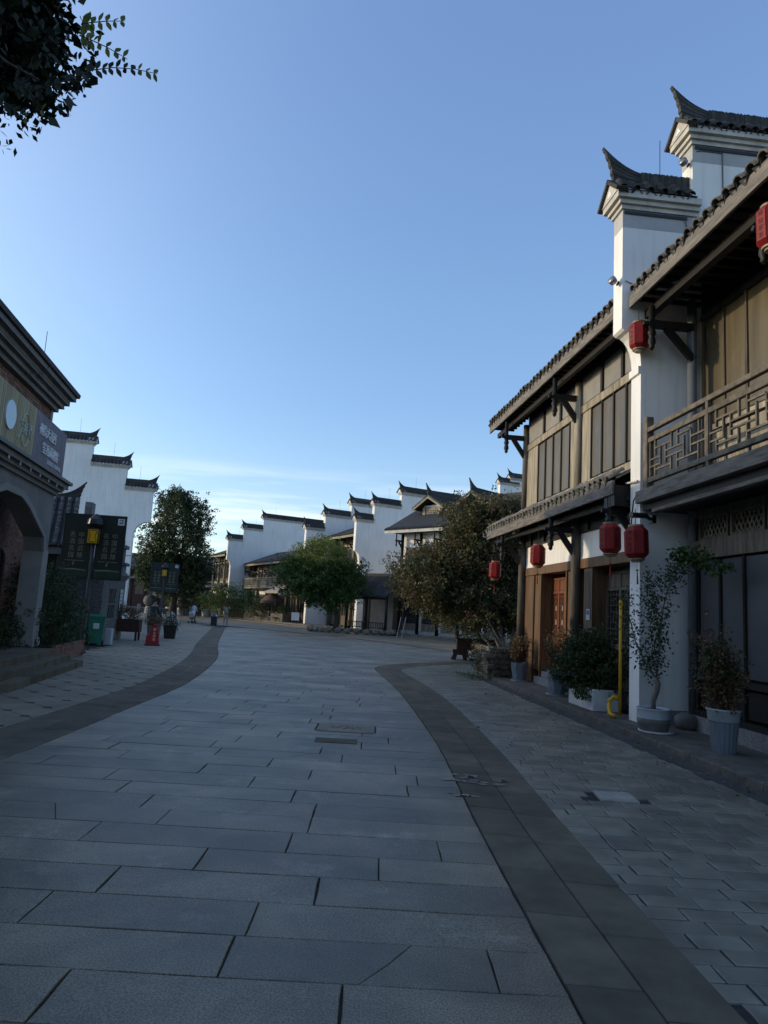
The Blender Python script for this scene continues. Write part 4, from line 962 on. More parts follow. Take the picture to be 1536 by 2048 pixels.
# two tone bowl with the climbing rose
p = thing('round_pot', 'round pot with white glazed collar and grey base by the white wall end', 'pot', Rpt(-.17,-.40))
MB().lathe([(.20,.0),(.215,.01),(.255,.14),(.262,.22)],(0,0,0),32).build('lower_body', W['greystone'], p, True)
MB().lathe([(.262,.22),(.258,.33),(.262,.35),(.272,.365),(.265,.38),(.235,.375),(.225,.34),(0,.34)],(0,0,0),32,0,False).build('glazed_collar', W['potlight'], p, True)
MB().lathe([(0,.345),(.23,.345)],(0,0,0),24,0,False).build('soil', W['soil'], p)
MB().lathe([(.0,-.0),(.27,0),(.285,.022),(.0,.02)],(.04,-.02,.0),28,0,False).build('saucer', W['whitebox'], p, True)
b = thing('climbing_rose', 'tall leafy rose with a bent woody stem growing from the round pot', 'plant', Rpt(-.17,-.40,.47), RA)
tr = MB()
# local x = along the row (away), y = street, so -x is towards the camera
K1 = [(0,0,-.02),(.02,.0,.12),(-.02,-.04,.30),(-.06,-.05,.42),(-.03,-.03,.52)]
tr.tube(K1,[.045,.043,.05,.045,.035],8)
brs = [([(-.03,-.03,.50),(.05,.12,.75),(.10,.26,1.05),(.12,.36,1.45),(.10,.42,1.9)],.02),
       ([(-.03,-.03,.50),(-.05,-.06,.85),(-.07,-.08,1.3),(-.10,-.12,1.7),(-.2,-.2,2.1),(-.45,-.35,2.4),(-.7,-.5,2.42)],.018),
       ([(-.05,-.08,1.0),(-.02,-.04,1.5),(.02,.0,1.9),(.0,.05,2.2)],.012),([(.0,.0,.7),(-.02,.05,1.2),(-.02,.1,1.7),(.05,.12,2.15)],.010),
       ([(-.2,-.2,2.1),(-.3,-.2,2.3),(-.42,-.25,2.6)],.008)]
cl = []
for P_,r in brs:
    tr.tube(P_,[r*(1-.8*i/(len(P_)-1)) for i in range(len(P_))],6)
    for i in range(len(P_)-1):
        for t in (.2,.5,.8): q=Vector(P_[i]).lerp(Vector(P_[i+1]),t); 
        cl += [tuple(Vector(P_[i]).lerp(Vector(P_[i+1]),t)) for t in (.15,.4,.65,.9)]
tr.build('trunk', W['palebark'], b, True)
cl = np.array(cl); cl = cl[cl[:,2]>.6]
pts = clumps(rg,cl,30,(.085,.085,.08)); OB('leaves', leaf_mesh('leaves',pts,.055,.6,.4,7), W['leafdark'], b)
pts = clumps(rg,[(-.42,-.25,2.45),(-.6,-.42,2.42),(-.75,-.55,2.40),(-.5,-.35,2.55),(-.35,-.25,2.6),(-.9,-.6,2.38)],80,(.11,.08,.07)); OB('crown_leaves', leaf_mesh('crown_leaves',pts,.07,.65,.4,8), W['leafmid'], b)
# white box with the dense shrub
p = thing('box_planter', 'large white rectangular planter box holding a dense dark shrub', 'planter', Rpt(2.69,-.55), RA)
mb = MB(); mb.cbox(-.66,.66,-.28,.28,0,.42,.012); mb.build('box', W['whitebox'], p); MB().box(-.62,.62,-.24,.24,.42,.425).build('soil', W['soil'], p)
b = thing('dense_shrub', 'dense dark green shrub spilling over the white planter box', 'shrub', Rpt(2.69,-.55,.54), RA)
mb = MB(); tp = stems(mb,34,(0,0,-.02),1.0,.62,8,.008); mb.build('stems', W['bark'], b)
cc = shell_centers(rg,320,(.18,.04,.42),(1.0,.46,.66),.5,zmin=.0-.12); pts = clumps(rg,cc,70,(.075,.075,.065)); OB('foliage', leaf_mesh('foliage',pts,.06,.5,.3,9), W['leafdark'], b)
# faceted pots
def faceted(label,s,y,h,rt,rb_):
    p = thing('faceted_pot', label, 'pot', Rpt(s,y), RA, 'faceted grey pots')
    mb = MB(); n = 8
    for i,(r,z,ro) in enumerate(((rb_,0,0),(rb_*1.12,h*.3,.2),(rt*.94,h*.7,.0),(rt,h,.2))):
        for k in range(n): a=2*PI*k/n+ro; mb.v.append((r*math.cos(a),r*math.sin(a),z))
    for i in range(3):
        for k in range(n):
            k2=(k+1)%n; a_,b_,c_2,d_=i*n+k,i*n+k2,(i+1)*n+k2,(i+1)*n+k; mb.f += [(a_,b_,d_),(b_,c_2,d_)]
    mb.f.append(tuple(range(n))[::-1]); mb.build('pot_body', W['potgrey'], p)
    MB().lathe([(0,h-.03),(rt*.93,h-.03)],(0,0,0),16,0,False).build('soil', W['soil'], p)
    MB().lathe([(0,0),(rb_*1.3,0),(rb_*1.35,.02),(0,.015)],(0,0,0.001),20,0,False).build('saucer', W['potlight'], p)
faceted('faceted grey pot with green and dry twigs, nearer of the two by the doors',4.75,-.50,.56,.24,.19)
faceted('faceted grey pot with withered brown plant at the far end of the walkway',7.95,-.55,.50,.25,.18)
def twiggy(label,s,y,z,h,sp2,seed,mts):
    b = thing('potted_twigs', label, 'plant', Rpt(s,y,z), RA); mb = MB(); tp = stems(mb,22,(0,0,-.03),h,sp2,seed,.006); mb.build('stems', W['bark'], b)
    for i,(mt,per,sz) in enumerate(mts): OB('leaves', leaf_mesh('leaves',clumps(rg,tp[tp[:,2]>.1],per,(.06,.06,.07)),sz,.55,.4,seed+i), W[mt], b)
twiggy('half dry twigs growing from the nearer faceted pot',4.75,-.50,.66,.95,.30,21,(('leafdry',8,.05),('leafmyrtle',10,.05)))
twiggy('withered brown plant in the far faceted pot',7.95,-.55,.60,.80,.30,22,(('leafdry',16,.06),('leafmyrtle',3,.05)))
# dark jar with a thin sapling
p = thing('glazed_jar', 'black glazed jar behind the yellow gas pipe', 'jar', Rpt(2.0,-.95), RA)
MB().lathe([(.11,0),(.16,.06),(.17,.25),(.13,.38),(.15,.42),(.15,.45),(.12,.45),(.12,.40),(0,.40)],(0,0,0),24,0,False).build('jar_body', W['potblack'], p, True)
MB().lathe([(0,.405),(.12,.405)],(0,0,0),16,0,False).build('soil', W['soil'], p)
b = thing('thin_sapling', 'thin leafy sapling growing from the black jar', 'plant', Rpt(2.0,-.95,.53), RA)
mb = MB(); tp = stems(mb,7,(0,0,-.02),1.7,.28,31,.010); mb.build('stems', W['palebark'], b); OB('leaves', leaf_mesh('leaves',clumps(rg,tp[tp[:,2]>.6],40,(.10,.10,.14)),.055,.55,.4,32), W['leafdark'], b)
# gas pipe
p = thing('gas_pipe', 'bright yellow gas pipe rising beside the white wall end', 'pipe', Rpt(1.33,-.50), RA)
MB().tube([(0,0,.05),(0,0,2.05)],.028,12).build('riser', W['yellowpipe'], p, True); MB().lathe([(.036,0),(.04,.04),(.03,.10),(.01,.12)],(0,0,2.05),12).build('cap', W['yellowpipe'], p, True)
MB().tube([(.02,.02,.34),(.06,.10,.36),(.08,.16,.30),(.05,.19,.16),(-.04,.20,.06),(-.2,.18,.05)],.038,12).build('elbow', W['yellowpipe'], p, True)
for q in ((.085,.165,.28),(-.02,.20,.07)): MB().lathe([(.05,-.015),(.052,.015)],q,12).build('flange', W['yellowpipe'], p)
MB().box(-.05,.05,-.03,.0,1.2,1.24).build('pipe_clamp', W['blackmetal'], p)

# ================================================================== RUBBLE BED, FLOWERING TREE AND CART
bed = thing('rubble_wall', 'low rubble stone bed at the end of the walkway, overgrown with ivy', 'wall', Rw(9.75,-.55,0), RA)
q = random.Random(4)
for lv in range(6):
    z = .0+lv*.16; 
    for (ax,rng_) in (('x',(-.75,.95)),('y',(-.95,.45))):
        t = rng_[0]
        while t < rng_[1]:
            L_ = q.uniform(.18,.42); h_ = .155; d_ = q.uniform(.0,.04)
            if ax == 'x': mb = MB().cbox(t+.006,t+L_-.006,.42,.62+d_,z+.004,z+h_-.002,.025)
            else: mb = MB().cbox(-.90-d_,-.70,t+.006,t+L_-.006,z+.004,z+h_-.002,.025)
            mb.v = [(x+q.uniform(-.012,.012),y+q.uniform(-.012,.012),zz+q.uniform(-.008,.008)) for x,y,zz in mb.v]
            mb.build('stone', W['stone'], bed); t += L_
MB().box(-.72,1.0,-3.2,.44,0,.90).build('earth_fill', W['soil'], bed)
cc = np.array([(q.uniform(-.95,.9),q.choice([.66,.62,.7]),q.uniform(.1,1.0)) for _ in range(60)]+[(-.95,q.uniform(-.5,.6),q.uniform(.05,1.0)) for _ in range(70)])
iv = thing('ivy_plant', 'pale green ivy hanging over the rubble bed', 'plant', Rw(9.75,-.55,0), RA)
OB('leaves', leaf_mesh('leaves',clumps(rg,cc,16,(.09,.05,.08)),.055,.7,.5,41), W['leafmyrtle'], iv)
gr = np.array([(4.17-TK*(yy-11.88)-.15-rg.random()*.5,yy,.0) for yy in rg.uniform(20.2,23,260)])
g2 = stuff(OB('grass', leaf_mesh('grass',gr,.10,.12,-1.6,43), W['leafmid'])); g2['label']='short weeds growing at the end of the kerb'; g2['category']='grass'
# crape myrtle
ft = thing('flowering_tree', 'large bushy crape myrtle with a few pink flowers overhanging the wooden cart', 'tree', (4.9,27.3,0))
mb = MB(); tops = [(-1.2,.6,3.2),(-.4,1.0,4.6),(.5,.8,5.2),(-2.2,1.2,2.6),(.9,.2,3.6),(-.9,2.2,3.8),(-1.7,1.0,4.2)]
branchy(mb,(.1,-.3,0),tops,.07,.02,3,.45); branchy(mb,(.25,.1,0),tops[::2],.06,.018,5,.5); mb.tube([(.0,-.5,.6),(-.45,-.7,1.2),(-.8,-.6,1.8)],[.035,.03,.02],6)
mb.build('trunk', W['palebark'], ft, True)
r2 = np.random.default_rng(21)
cc = np.vstack([shell_centers(r2,260,(-2.2,1.3,3.1),(2.3,1.7,1.7),.5),shell_centers(r2,230,(-.85,1.2,5.2),(1.6,1.6,2.1),.5),shell_centers(r2,150,(-.1,1.2,4.6),(1.7,1.6,1.7),.55),shell_centers(r2,150,(-1.5,1.0,3.9),(1.9,1.5,1.4),.5),shell_centers(r2,220,(-.4,.6,2.4),(1.9,1.5,1.4),.4),shell_centers(r2,90,(-.1,1.2,5.9),(1.3,1.2,1.0),.4),shell_centers(r2,50,(.8,.3,3.2),(.8,1.0,1.6),.4)])
cc = cc[(cc[:,2] > 1.5) & (cc[:,2] < 6.55) & ~((cc[:,2]>4.7) & (cc[:,0]<-2.3))]
OB('crown', leaf_mesh('crown',clumps(r2,cc,90,(.17,.17,.15)),.10,.55,.35,51), W['leafmyrtle'], ft)
OB('bronze_tips', leaf_mesh('bronze_tips',clumps(r2,cc[r2.random(len(cc))<.3]*np.array([1.04,1,1.02])+np.array([-.05,-.06,.05]),34,(.15,.15,.13)),.085,.5,.2,55), W['leafbronze'], ft)
OB('inner_leaves', leaf_mesh('inner_leaves',clumps(r2,cc[::2]*np.array([.9,.95,.97])+np.array([-.05,.15,.05]),90,(.24,.24,.22)),.11,.5,.35,52), W['leafdark'], ft)
fl = cc[(cc[:,2] > 4.2) & (r2.random(len(cc)) < .2)]; fl = np.vstack([fl,[(-3.6,.4,2.6),(-3.7,.6,2.3),(-1.5,-.5,2.0),(-2.8,.4,4.2),(-2.6,.3,4.4),(-2.9,.5,4.3)]])
OB('blossom', leaf_mesh('blossom',clumps(r2,fl,26,(.07,.07,.10)),.05,.8,.0,53), W['pink'], ft)
# wooden cart
ct = thing('wooden_cart', 'dark red-brown wooden planter cart on spoked wheels under the flowering tree', 'cart', (4.25,30.0,0), math.radians(-4))
bd = MB()
for k in range(3): MB().cbox(-.85,.85,-.36,-.32,.42+k*.145,.42+k*.145+.14,.006).build('side_board', W['rust'], ct); MB().cbox(-.85,.85,.32,.36,.42+k*.145,.42+k*.145+.14,.006).build('side_board', W['rust'], ct)
for sx in (-1,1): MB().box(sx*.85-.02,sx*.85+.02,-.32,.32,.42,.85).build('end_board', W['rust'], ct)
MB().box(-.83,.83,-.318,.318,.42,.80).build('soil', W['soil'], ct); MB().cbox(-.92,.92,-.40,-.30,.855,.90,.006).build('rim', W['rust'], ct)
for x in (-.15,.62):
    for y in (-.45,.45):
        w_ = MB().tube([(x+.27*math.cos(a),y,.28+.27*math.sin(a)) for a in [2*PI*k/24 for k in range(25)]],.028,6,False).build('wheel', W['blackmetal'], ct)
        mb = MB()
        for k in range(6): a=PI*k/6*2+.3; mb.beam((x,y,.28),(x+.26*math.cos(a),y,.28+.26*math.sin(a)),.025,.03,(0,1,0))
        mb.build('spokes', W['blackmetal'], w_); MB().tube([(x,y-.05,.28),(x,y+.05,.28)],.05,10).build('hub', W['blackmetal'], w_)
    MB().tube([(x,-.44,.28),(x,.44,.28)],.025,8).build('axle', W['blackmetal'], ct)
for y in (-.3,.3): MB().prism([(-1.08,.0),(-.90,.0),(-.84,.2),(-.60,.2),(-.56,0),(-.42,0),(-.42,.40),(-1.02,.40),(-.98,.2)],'y',y-.05,y+.05).build('front_foot', W['rust'], ct)
pl = thing('cart_plants', 'low leafy plants in the wooden cart under the flowering tree', 'plant', (4.25,30.0,.8), math.radians(-4))
OB('leaves', leaf_mesh('leaves',clumps(r2,[(r2.uniform(-.7,.8),r2.uniform(-.25,.25),.1) for _ in range(30)],26,(.1,.1,.1)),.07,.5,.2,54), W['leafdark'], pl)
# ================================================================== FAR ROW OF WHITE GABLES
MA = math.radians(118)
def Mf(o): 
    return lambda s,y,z=0: (o[0]+s*math.cos(MA)-y*math.sin(MA), o[1]+s*math.sin(MA)+y*math.cos(MA), z)
O3,O2,O1 = (-2.5,65.0), (-7.9,72.0), (-19.8,90.0)
M3,M2,M1 = Mf(O3),Mf(O2),Mf(O1)
def gset(label,O,steps):
    g = gable_wall('gable_wall', label, (O[0],O[1],0), MA, steps, .45, False, 0., (-.55,6.2,7.3), 'white stepped gables across the square')
    y = 0
    for L,zc in steps: mast(g,.2,y-min(L,2.2)*.75,zc+.85,1.1); y -= L
    return g
gset('white stepped gable wall behind the corridor roof, nearest of the three across the square',O3,[(1.8,10.0),(2.9,11.7),(7,13.15)])
gset('white stepped gable wall rising behind the round green tree',O2,[(2.05,9.75),(2.95,11.35),(6,12.9)])
gset('long white stepped gable wall farthest along the square, beside the dark tree',O1,[(1.9,9.75),(2.6,11.35),(11.5,12.95)])
def far_house(name,label,O,s0,s1,yf,ze,depth=7,balc=None,nb=4,mtw='board',low=True):
    """timber street house in the frame of the far row: facade at y=yf, eave underside ze"""
    h = thing(name,label,'house',(O[0],O[1],0),MA)
    MB().box(s0,s1,yf-depth,yf-.25,0,ze).build('wall_body', W['darkwood'], h)
    MB().cbox(s0,s1,yf-.3,yf+.05,3.5,3.9,.02).build('storey_beam', W[mtw], h)
    MB().cbox(s0,s1,yf-.3,yf+.02,ze-.9,ze-.65,.02).build('window_head', W[mtw], h)
    w = (s1-s0)/nb
    for k in range(nb+1):
        s = s0+w*k+(.12 if k==0 else -.12 if k==nb else 0); MB().lathe([(.13,0),(.12,ze-.1)],(s,yf+.05,0),10).build('column', W[mtw], h, True)
        bracket(h,s,yf+.05,yf+.75,ze-.75,ze-.2)
    for k in range(nb):
        a,b = s0+w*k+.2, s0+w*(k+1)-.2
        n = 3
        for j in range(n):
            x0,x1 = a+(b-a)*j/n, a+(b-a)*(j+1)/n
            win = MB().cbox(x0+.04,x1-.04,yf-.24,yf-.18,4.75,ze-.95,.01).build('window', W['panel'], h)
            MB().box(x0+.12,x1-.12,yf-.178,yf-.17,5.0,ze-1.1).build('pane', W['glass'], win)
        MB().cbox(a,b,yf-.24,yf-.14,3.95,4.7,.02).build('parapet_board', W[mtw], h)
        m = 4
        for j in range(m):
            x0,x1 = a+(b-a)*j/m, a+(b-a)*(j+1)/m
            d = MB().cbox(x0+.03,x1-.03,yf-.24,yf-.16,.25,3.0,.01).build('door', W['wood'], h)
            MB().box(x0+.1,x1-.1,yf-.158,yf-.15,1.2,2.85).build('pane', W['glass'], d)
        MB().cbox(a,b,yf-.24,yf-.12,3.05,3.45,.01).build('frieze', W['white'] if k%2==0 else W['render2'], h)
    rf = MB(); rf.prism([(yf+1.0,ze+.02),(yf+1.0,ze+.14),(yf-depth*.5,ze+.14+depth*.26),(yf-depth-.6,ze+.1),(yf-depth-.6,ze)],'x',s0-.02,s1+.02)
    corrugated(rf,s0,s1,yf+1.05,ze+.16,yf-depth*.5,ze+.18+depth*.26,.3,.06)
    for k in range(int((s1-s0)/.3)): x = s0+.15+k*.3; rf.tube([(x,yf+1.08,ze+.17),(x,yf+.7,ze+.27)],.075,6)
    rf = rf.build('roof', W['tile'], h); MB().box(s0,s1,yf+.96,yf+1.005,ze-.12,ze+.10).build('fascia', W[mtw], rf)
    if low:
        MB().prism([(yf+.05,4.35),(yf+1.25,3.85),(yf+1.25,3.75),(yf+.05,4.2)],'x',s0,s1).build('pent_roof', W['tile'], h)
    if balc:
        fl = MB().box(s0,s1,yf+.05,yf+1.0,3.75,3.95).build('balcony_floor', W[mtw], h)
        r_ = MB().cbox(s0,s1,yf+.93,yf+1.0,4.95,5.05,.01).build('railing', W[mtw], h)
        MB().cbox(s0,s1,yf+.93,yf+1.0,4.78,4.84,.01).build('rail', W[mtw], r_); MB().cbox(s0,s1,yf+.93,yf+1.0,4.05,4.12,.01).build('rail', W[mtw], r_)
        n = int((s1-s0)/.28)
        for k in range(n): x = s0+.1+k*.28; MB().box(x,x+.04,yf+.945,yf+.985,4.12,4.78).build('baluster', W[mtw], r_)
        mb = MB()
        for k in range(0,n,2): x = s0+.1+k*.28; mb.box(x+.04,x+.28,yf+.95,yf+.98,4.3,4.34); mb.box(x+.04,x+.28,yf+.95,yf+.98,4.55,4.59)
        mb.build('lattice', W[mtw], r_)
    return h
far_house('timber_house','sunlit timber house beyond the farthest white gable, half hidden by the dark tree',O1,.5,9,-.8,7.9,nb=3)
far_house('timber_house','timber house with a lattice balcony behind the round green tree',O2,.5,21.4,-1.2,6.7,balc=True,nb=6,low=False)
far_house('timber_house','tiled timber house between the two nearer white gables',O3,.5,8.6,-1.5,8.9,nb=3)
# house with dormers facing the square
DA = math.radians(90+44)
DO = (5.6,54.6,0)
def Dw(s,y,z=0): return (DO[0]+s*math.cos(DA)-y*math.sin(DA), DO[1]+s*math.sin(DA)+y*math.cos(DA), z)
dh = thing('dormer_house','tiled house with two roof dormers behind the flowering tree','house',DO,DA)
MB().box(-12,5.6,-8,-.1,0,8.4).build('wall_body', W['white'], dh)
for k in range(9):
    s = 5.4-k*2.1; MB().lathe([(.14,0),(.13,8.3)],(s,.2,0),10).build('column', W['darkwood'], dh, True); bracket(dh,s,.2,.95,7.7,8.3)
for k in range(8):
    a = 5.4-k*2.1-.25; b = a-1.6
    w_ = MB().cbox(b,a,-.1,.02,4.9,7.2,.02).build('window', W['darkwood'], dh); MB().box(b+.15,b+.75,.02,.03,5.1,7.0).build('pane', W['glass'], w_); MB().box(a-.75,a-.15,.02,.03,5.1,7.0).build('pane', W['glass'], w_)
    d = MB().cbox(b,a,-.1,.02,.4,3.3,.02).build('shopfront', W['wood'], dh); MB().box(b+.1,a-.1,.02,.03,1.0,3.1).build('pane', W['glass'], d)
MB().box(-12,5.6,-.1,.14,.0,.42).build('plinth', W['granitelight'], dh)
pr = MB(); pr.prism([(.1,4.55),(1.5,3.95),(1.5,3.85),(.1,4.4)],'x',-12,5.9)
for k in range(60): x = 5.8-k*.3; pr.tube([(x,1.52,3.98),(x,.1,4.58)],.07,6)
pr.build('pent_roof', W['tile'], dh)
rf = MB(); rf.prism([(1.2,8.45),(1.2,8.58),(-4,11.6),(-9.2,8.5),(-9.2,8.4)],'x',-12.4,6.6)
corrugated(rf,-12.4,6.6,1.25,8.60,-4,11.64,.3,.06)
for k in range(63): x = 6.5-k*.3; rf.tube([(x,1.30,8.60),(x,.9,8.82)],.08,6)
rf = rf.build('roof', W['tile'], dh); MB().box(-12.4,6.6,1.14,1.205,8.30,8.55).build('fascia', W['trim'], rf); MB().box(-12.4,6.6,-4.1,-3.9,11.6,11.85).build('ridge', W['tile'], rf)
def dormer(s,yb=-1.5,q=-.62):
    d = MB().box(s-1.0,s+1.0,-5,yb,9.0+q,11.55+q).build('dormer', W['white'], dh)
    MB().cbox(s-1.1,s+1.1,yb-.05,yb+.12,9.3+q,11.4+q,.02).build('dormer_front', W['board'], d)
    for i in range(2):
        p = MB().box(s-.6,s+.6,yb+.12,yb+.125,9.75+q+i*.75,10.35+q+i*.75).build('dormer_window', W['paper'], d)
        mb = MB()
        for k in range(7): x = s-.57+k*.19; mb.box(x-.02,x+.02,yb+.125,yb+.15,9.76+q+i*.75,10.34+q+i*.75)
        for k in range(4): z = 9.8+q+i*.75+k*.17; mb.box(s-.6,s+.6,yb+.127,yb+.148,z-.02,z+.02)
        mb.build('fretwork', W['darkwood'], d)
    for sx in (-1,1): MB().box(s+sx*.85-.12,s+sx*.85+.12,yb+.1,yb+.2,9.3+q,11.4+q).build('dormer_post', W['board'], d)
    r_ = MB(); r_.prism([(s-1.75,11.15+q),(s,12.15+q),(s+1.75,11.15+q),(s+1.75,11.32+q),(s,12.35+q),(s-1.75,11.32+q)],'y',-6.5,yb+.75)
    for k in range(18): y = yb+.6-k*.3; r_.tube([(s-1.75,y,11.33+q),(s,y,12.36+q)],.07,5); r_.tube([(s+1.75,y,11.33+q),(s,y,12.36+q)],.07,5)
    r_.box(s-.1,s+.1,-6.5,yb+.3,12.3+q,12.62+q)
    r_ = r_.build('dormer_roof', W['tile'], d); OB('horn', ME_HORN, None, r_, (s,yb+.62,12.28+q)).scale = (1.3,1.2,1.3)
    for sx in (-1,1): MB().beam((s+sx*1.72,yb+.70,11.14+q),(s,yb+.70,12.16+q),.1,.22,(0,0,1)).build('barge_board', W['board'], r_)
dormer(3.7); dormer(-.9)
# covered corridor with bench between the gable and the dormer house
cr = thing('covered_corridor','low open corridor with dark tiled roof and bench below the nearest white gable','shelter',(-.4,59.2,0),math.radians(118+18))
rf = MB(); rf.prism([(1.3,2.95),(1.3,3.05),(-1.2,4.75),(-1.2,4.6)],'x',-2.6,2.4)
for k in range(20): x = -2.55+k*.26; rf.tube([(x,1.34,3.06),(x,-1.2,4.80)],.075,6)
rf = rf.build('roof', W['tile'], cr); MB().box(-2.6,2.4,-1.35,-1.15,4.75,5.05).build('ridge', W['tile'], rf)
for s in (-2.4,-.1,2.2): MB().lathe([(.12,.2),(.12,3.2)],(s,1.0,0),10).build('post', W['darkwood'], cr, True); MB().lathe([(.16,0),(.22,.12),(.16,.24)],(s,1.0,0),12).build('post_base', W['greystone'], cr, True)
MB().box(-2.6,2.4,-1.3,-1.15,0,4.6).build('back_wall', W['render2'], cr); MB().box(-2.6,-1.2,-1.145,-1.1,0,3).build('dark_panel', W['darkwood'], cr); MB().box(1.6,2.4,-1.145,-1.1,0,3).build('dark_panel', W['darkwood'], cr)
MB().box(-2.4,2.2,.92,1.08,2.75,2.95).build('head_beam', W['darkwood'], cr)
MB().cbox(-2.3,2.1,.7,1.1,.42,.48,.01).build('bench_seat', W['darkwood'], cr); MB().cbox(-2.3,2.1,1.12,1.17,.85,.92,.01).build('bench_rail', W['darkwood'], cr)
for k in range(22): MB().box(-2.25+k*.2,-2.21+k*.2,1.125,1.165,.48,.85).build('bench_slat', W['darkwood'], cr)
for s in (-2.2,0,2.0): MB().box(s-.05,s+.05,.75,1.05,0,.42).build('bench_leg', W['darkwood'], cr)
for i,dx in enumerate((0,.35)):
    l = tag(MB().tube([(0,0,0),(.25,.12,1.5)],.025,6).build('leaning_pole', W['greymetal'], None, False, (1.45+dx,51.9-dx*.4,0)), ('left' if i==0 else 'right')+' one of two pale poles leaning by the corridor end','pole','poles by the corridor')
# far kerb and step
mb = MB()
KP = catmull([(9.5,47.6),(2.2,57.2),(-3.5,62.5),(-11,74),(-19,86),(-29,101)],4); KO = [(x+2.2,y+1.8) for x,y in KP]
for i in range(len(KP)-1): slab_add(mb,[KP[i],KO[i],KO[i+1],KP[i+1]],.16,.02)
struct(mb.build('far_pavement_step', W['walk']))
mb = MB()
KQ = [(x-1.0,y-.8) for x,y in KP]
for i in range(len(KP)-1): slab_add(mb,[KQ[i],KP[i],KP[i+1],KQ[i+1]],.05,.02)
struct(mb.build('far_gutter', W['walk']))
# ------------------------------------------------------------------ trees and greenery of the square
r3 = np.random.default_rng(33)
rt = thing('round_tree','round green broadleaf tree ringed by stones in front of the white gables','tree',(-3.4,57.6,0))
mb = MB(); mb.tube([(0,0,0),(.05,0,1.0),(-.1,0,2.0)],[.26,.2,.18],10); branchy(mb,(-.1,0,1.9),[(-2.4,.4,4.5),(-1.2,-.6,5.5),(.6,.5,5.0),(-3.6,0,4.0),(-1.6,1,6.2),(1.0,-.4,4.0)],.13,.04,7); mb.build('trunk', W['bark'], rt, True)
cc = np.vstack([shell_centers(r3,260,(-1.7,0,4.7),(3.0,2.4,2.1),.6),shell_centers(r3,120,(-3.6,0,4.3),(1.7,1.7,1.6),.5),shell_centers(r3,110,(.7,.2,4.4),(1.7,1.6,1.7),.5),shell_centers(r3,120,(-1.4,-.3,6.3),(1.9,1.7,1.3),.5),shell_centers(r3,140,(-.8,-.6,3.0),(2.6,1.5,1.1),.3)]); cc = cc[cc[:,2]>1.7]
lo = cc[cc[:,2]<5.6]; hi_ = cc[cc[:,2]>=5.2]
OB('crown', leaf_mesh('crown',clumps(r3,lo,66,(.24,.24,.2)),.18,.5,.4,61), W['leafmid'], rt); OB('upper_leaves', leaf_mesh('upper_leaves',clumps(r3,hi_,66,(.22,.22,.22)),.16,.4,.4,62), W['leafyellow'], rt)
sr = thing('stone_ring','low ring of pale rounded stones around the foot of the round tree','stones',(-2.6,55.6,0))
for k in range(17):
    a = PI+PI*k/16*1.15-.1; x,y = 3.3*math.cos(a)+.6, 1.6*math.sin(a)+.5
    mb = MB().lathe([(.05,-.02),(.24,.06),(.28,.2),(.2,.36),(.04,.42)],(0,0,0),8); mb.v = [(vx*random.uniform(.85,1.15),vy*random.uniform(.8,1.1),vz*random.uniform(.85,1.1)) for vx,vy,vz in mb.v]; mb.build('stone', W['stone'], sr, False, (x,y,0), random.uniform(0,6))
gc = stuff(OB('ground_cover', leaf_mesh('ground_cover',np.array([(-2.0+r3.uniform(-3,3),56.4+r3.uniform(-.8,1.0),.1+r3.random()*.15) for _ in range(900)]),.12,.4,-.5,63), W['leafdark'])); gc['label']='low plants inside the stone ring'; gc['category']='plants'
def bush(name,label,loc,rad,n,per,sz,mt,cat='shrub',seed=1,group=None,stem=True):
    b = thing(name,label,cat,loc,0,group); r_ = np.random.default_rng(seed)
    cc = shell_centers(r_,n,(0,0,rad[2]),rad,.5,zmin=.05); OB('foliage', leaf_mesh('foliage',clumps(r_,cc,per,tuple(x*.12+.04 for x in rad)),sz,.5,.35,seed), W[mt], b)
    mb = MB(); branchy(mb,(0,0,0),[tuple(c) for c in cc[:6]],.04,.012,seed); mb.build('stems', W['bark'], b); return b
bush('tall_hedge','tall dark shrub under the farthest white gable',(-16.9,80.5,.5),(3.3,2.0,1.7),220,46,.15,'leafmid','shrub',71)
bush('clipped_shrub','low rounded shrub right of the raised-arm visitor',(-12.6,77.0,.4),(1.9,1.4,1.1),120,40,.13,'leafdark','shrub',72)
bush('leafy_shrub','dark leafy shrub beside the timber house below the dark tree',(-22.0,84,.2),(1.6,1.4,1.6),100,40,.14,'leafdark','shrub',73)
bush('sunlit_shrub','yellow-green sunlit tree top showing behind the end of the timber house',(8.2,41.5,3.0),(1.5,1.5,2.8),170,60,.12,'leafyellow','tree',74)
MB_ = thing('dark_tree','big dark broadleaf tree standing behind the left white gable','tree',(-24.4,84,0))
mb = MB(); mb.tube([(0,0,0),(.1,0,2.5),(0,0,4)],[.45,.36,.3],10); branchy(mb,(0,0,3.6),[(-3,.5,9),(-1,-1,11.5),(1.5,.5,10.5),(3.4,0,8),(.5,1,13),(-2.2,0,7),(2.4,-1,6.5)],.24,.05,9); mb.build('trunk', W['bark'], MB_, True)
r4 = np.random.default_rng(44)
cc = np.vstack([shell_centers(r4,520,(0,0,9.4),(4.0,3.6,5.4),.45),shell_centers(r4,260,(.9,0,4.8),(3.5,2.8,3.2),.3),shell_centers(r4,90,(-.6,0,13.6),(2.2,2.0,1.5),.4),shell_centers(r4,220,(-2.2,0,5.6),(3.2,2.6,3.6),.3)]); cc = cc[cc[:,2]>1.8]
OB('crown', leaf_mesh('crown',clumps(r4,cc,50,(.34,.34,.3)),.26,.5,.35,81), W['leafdark'], MB_)
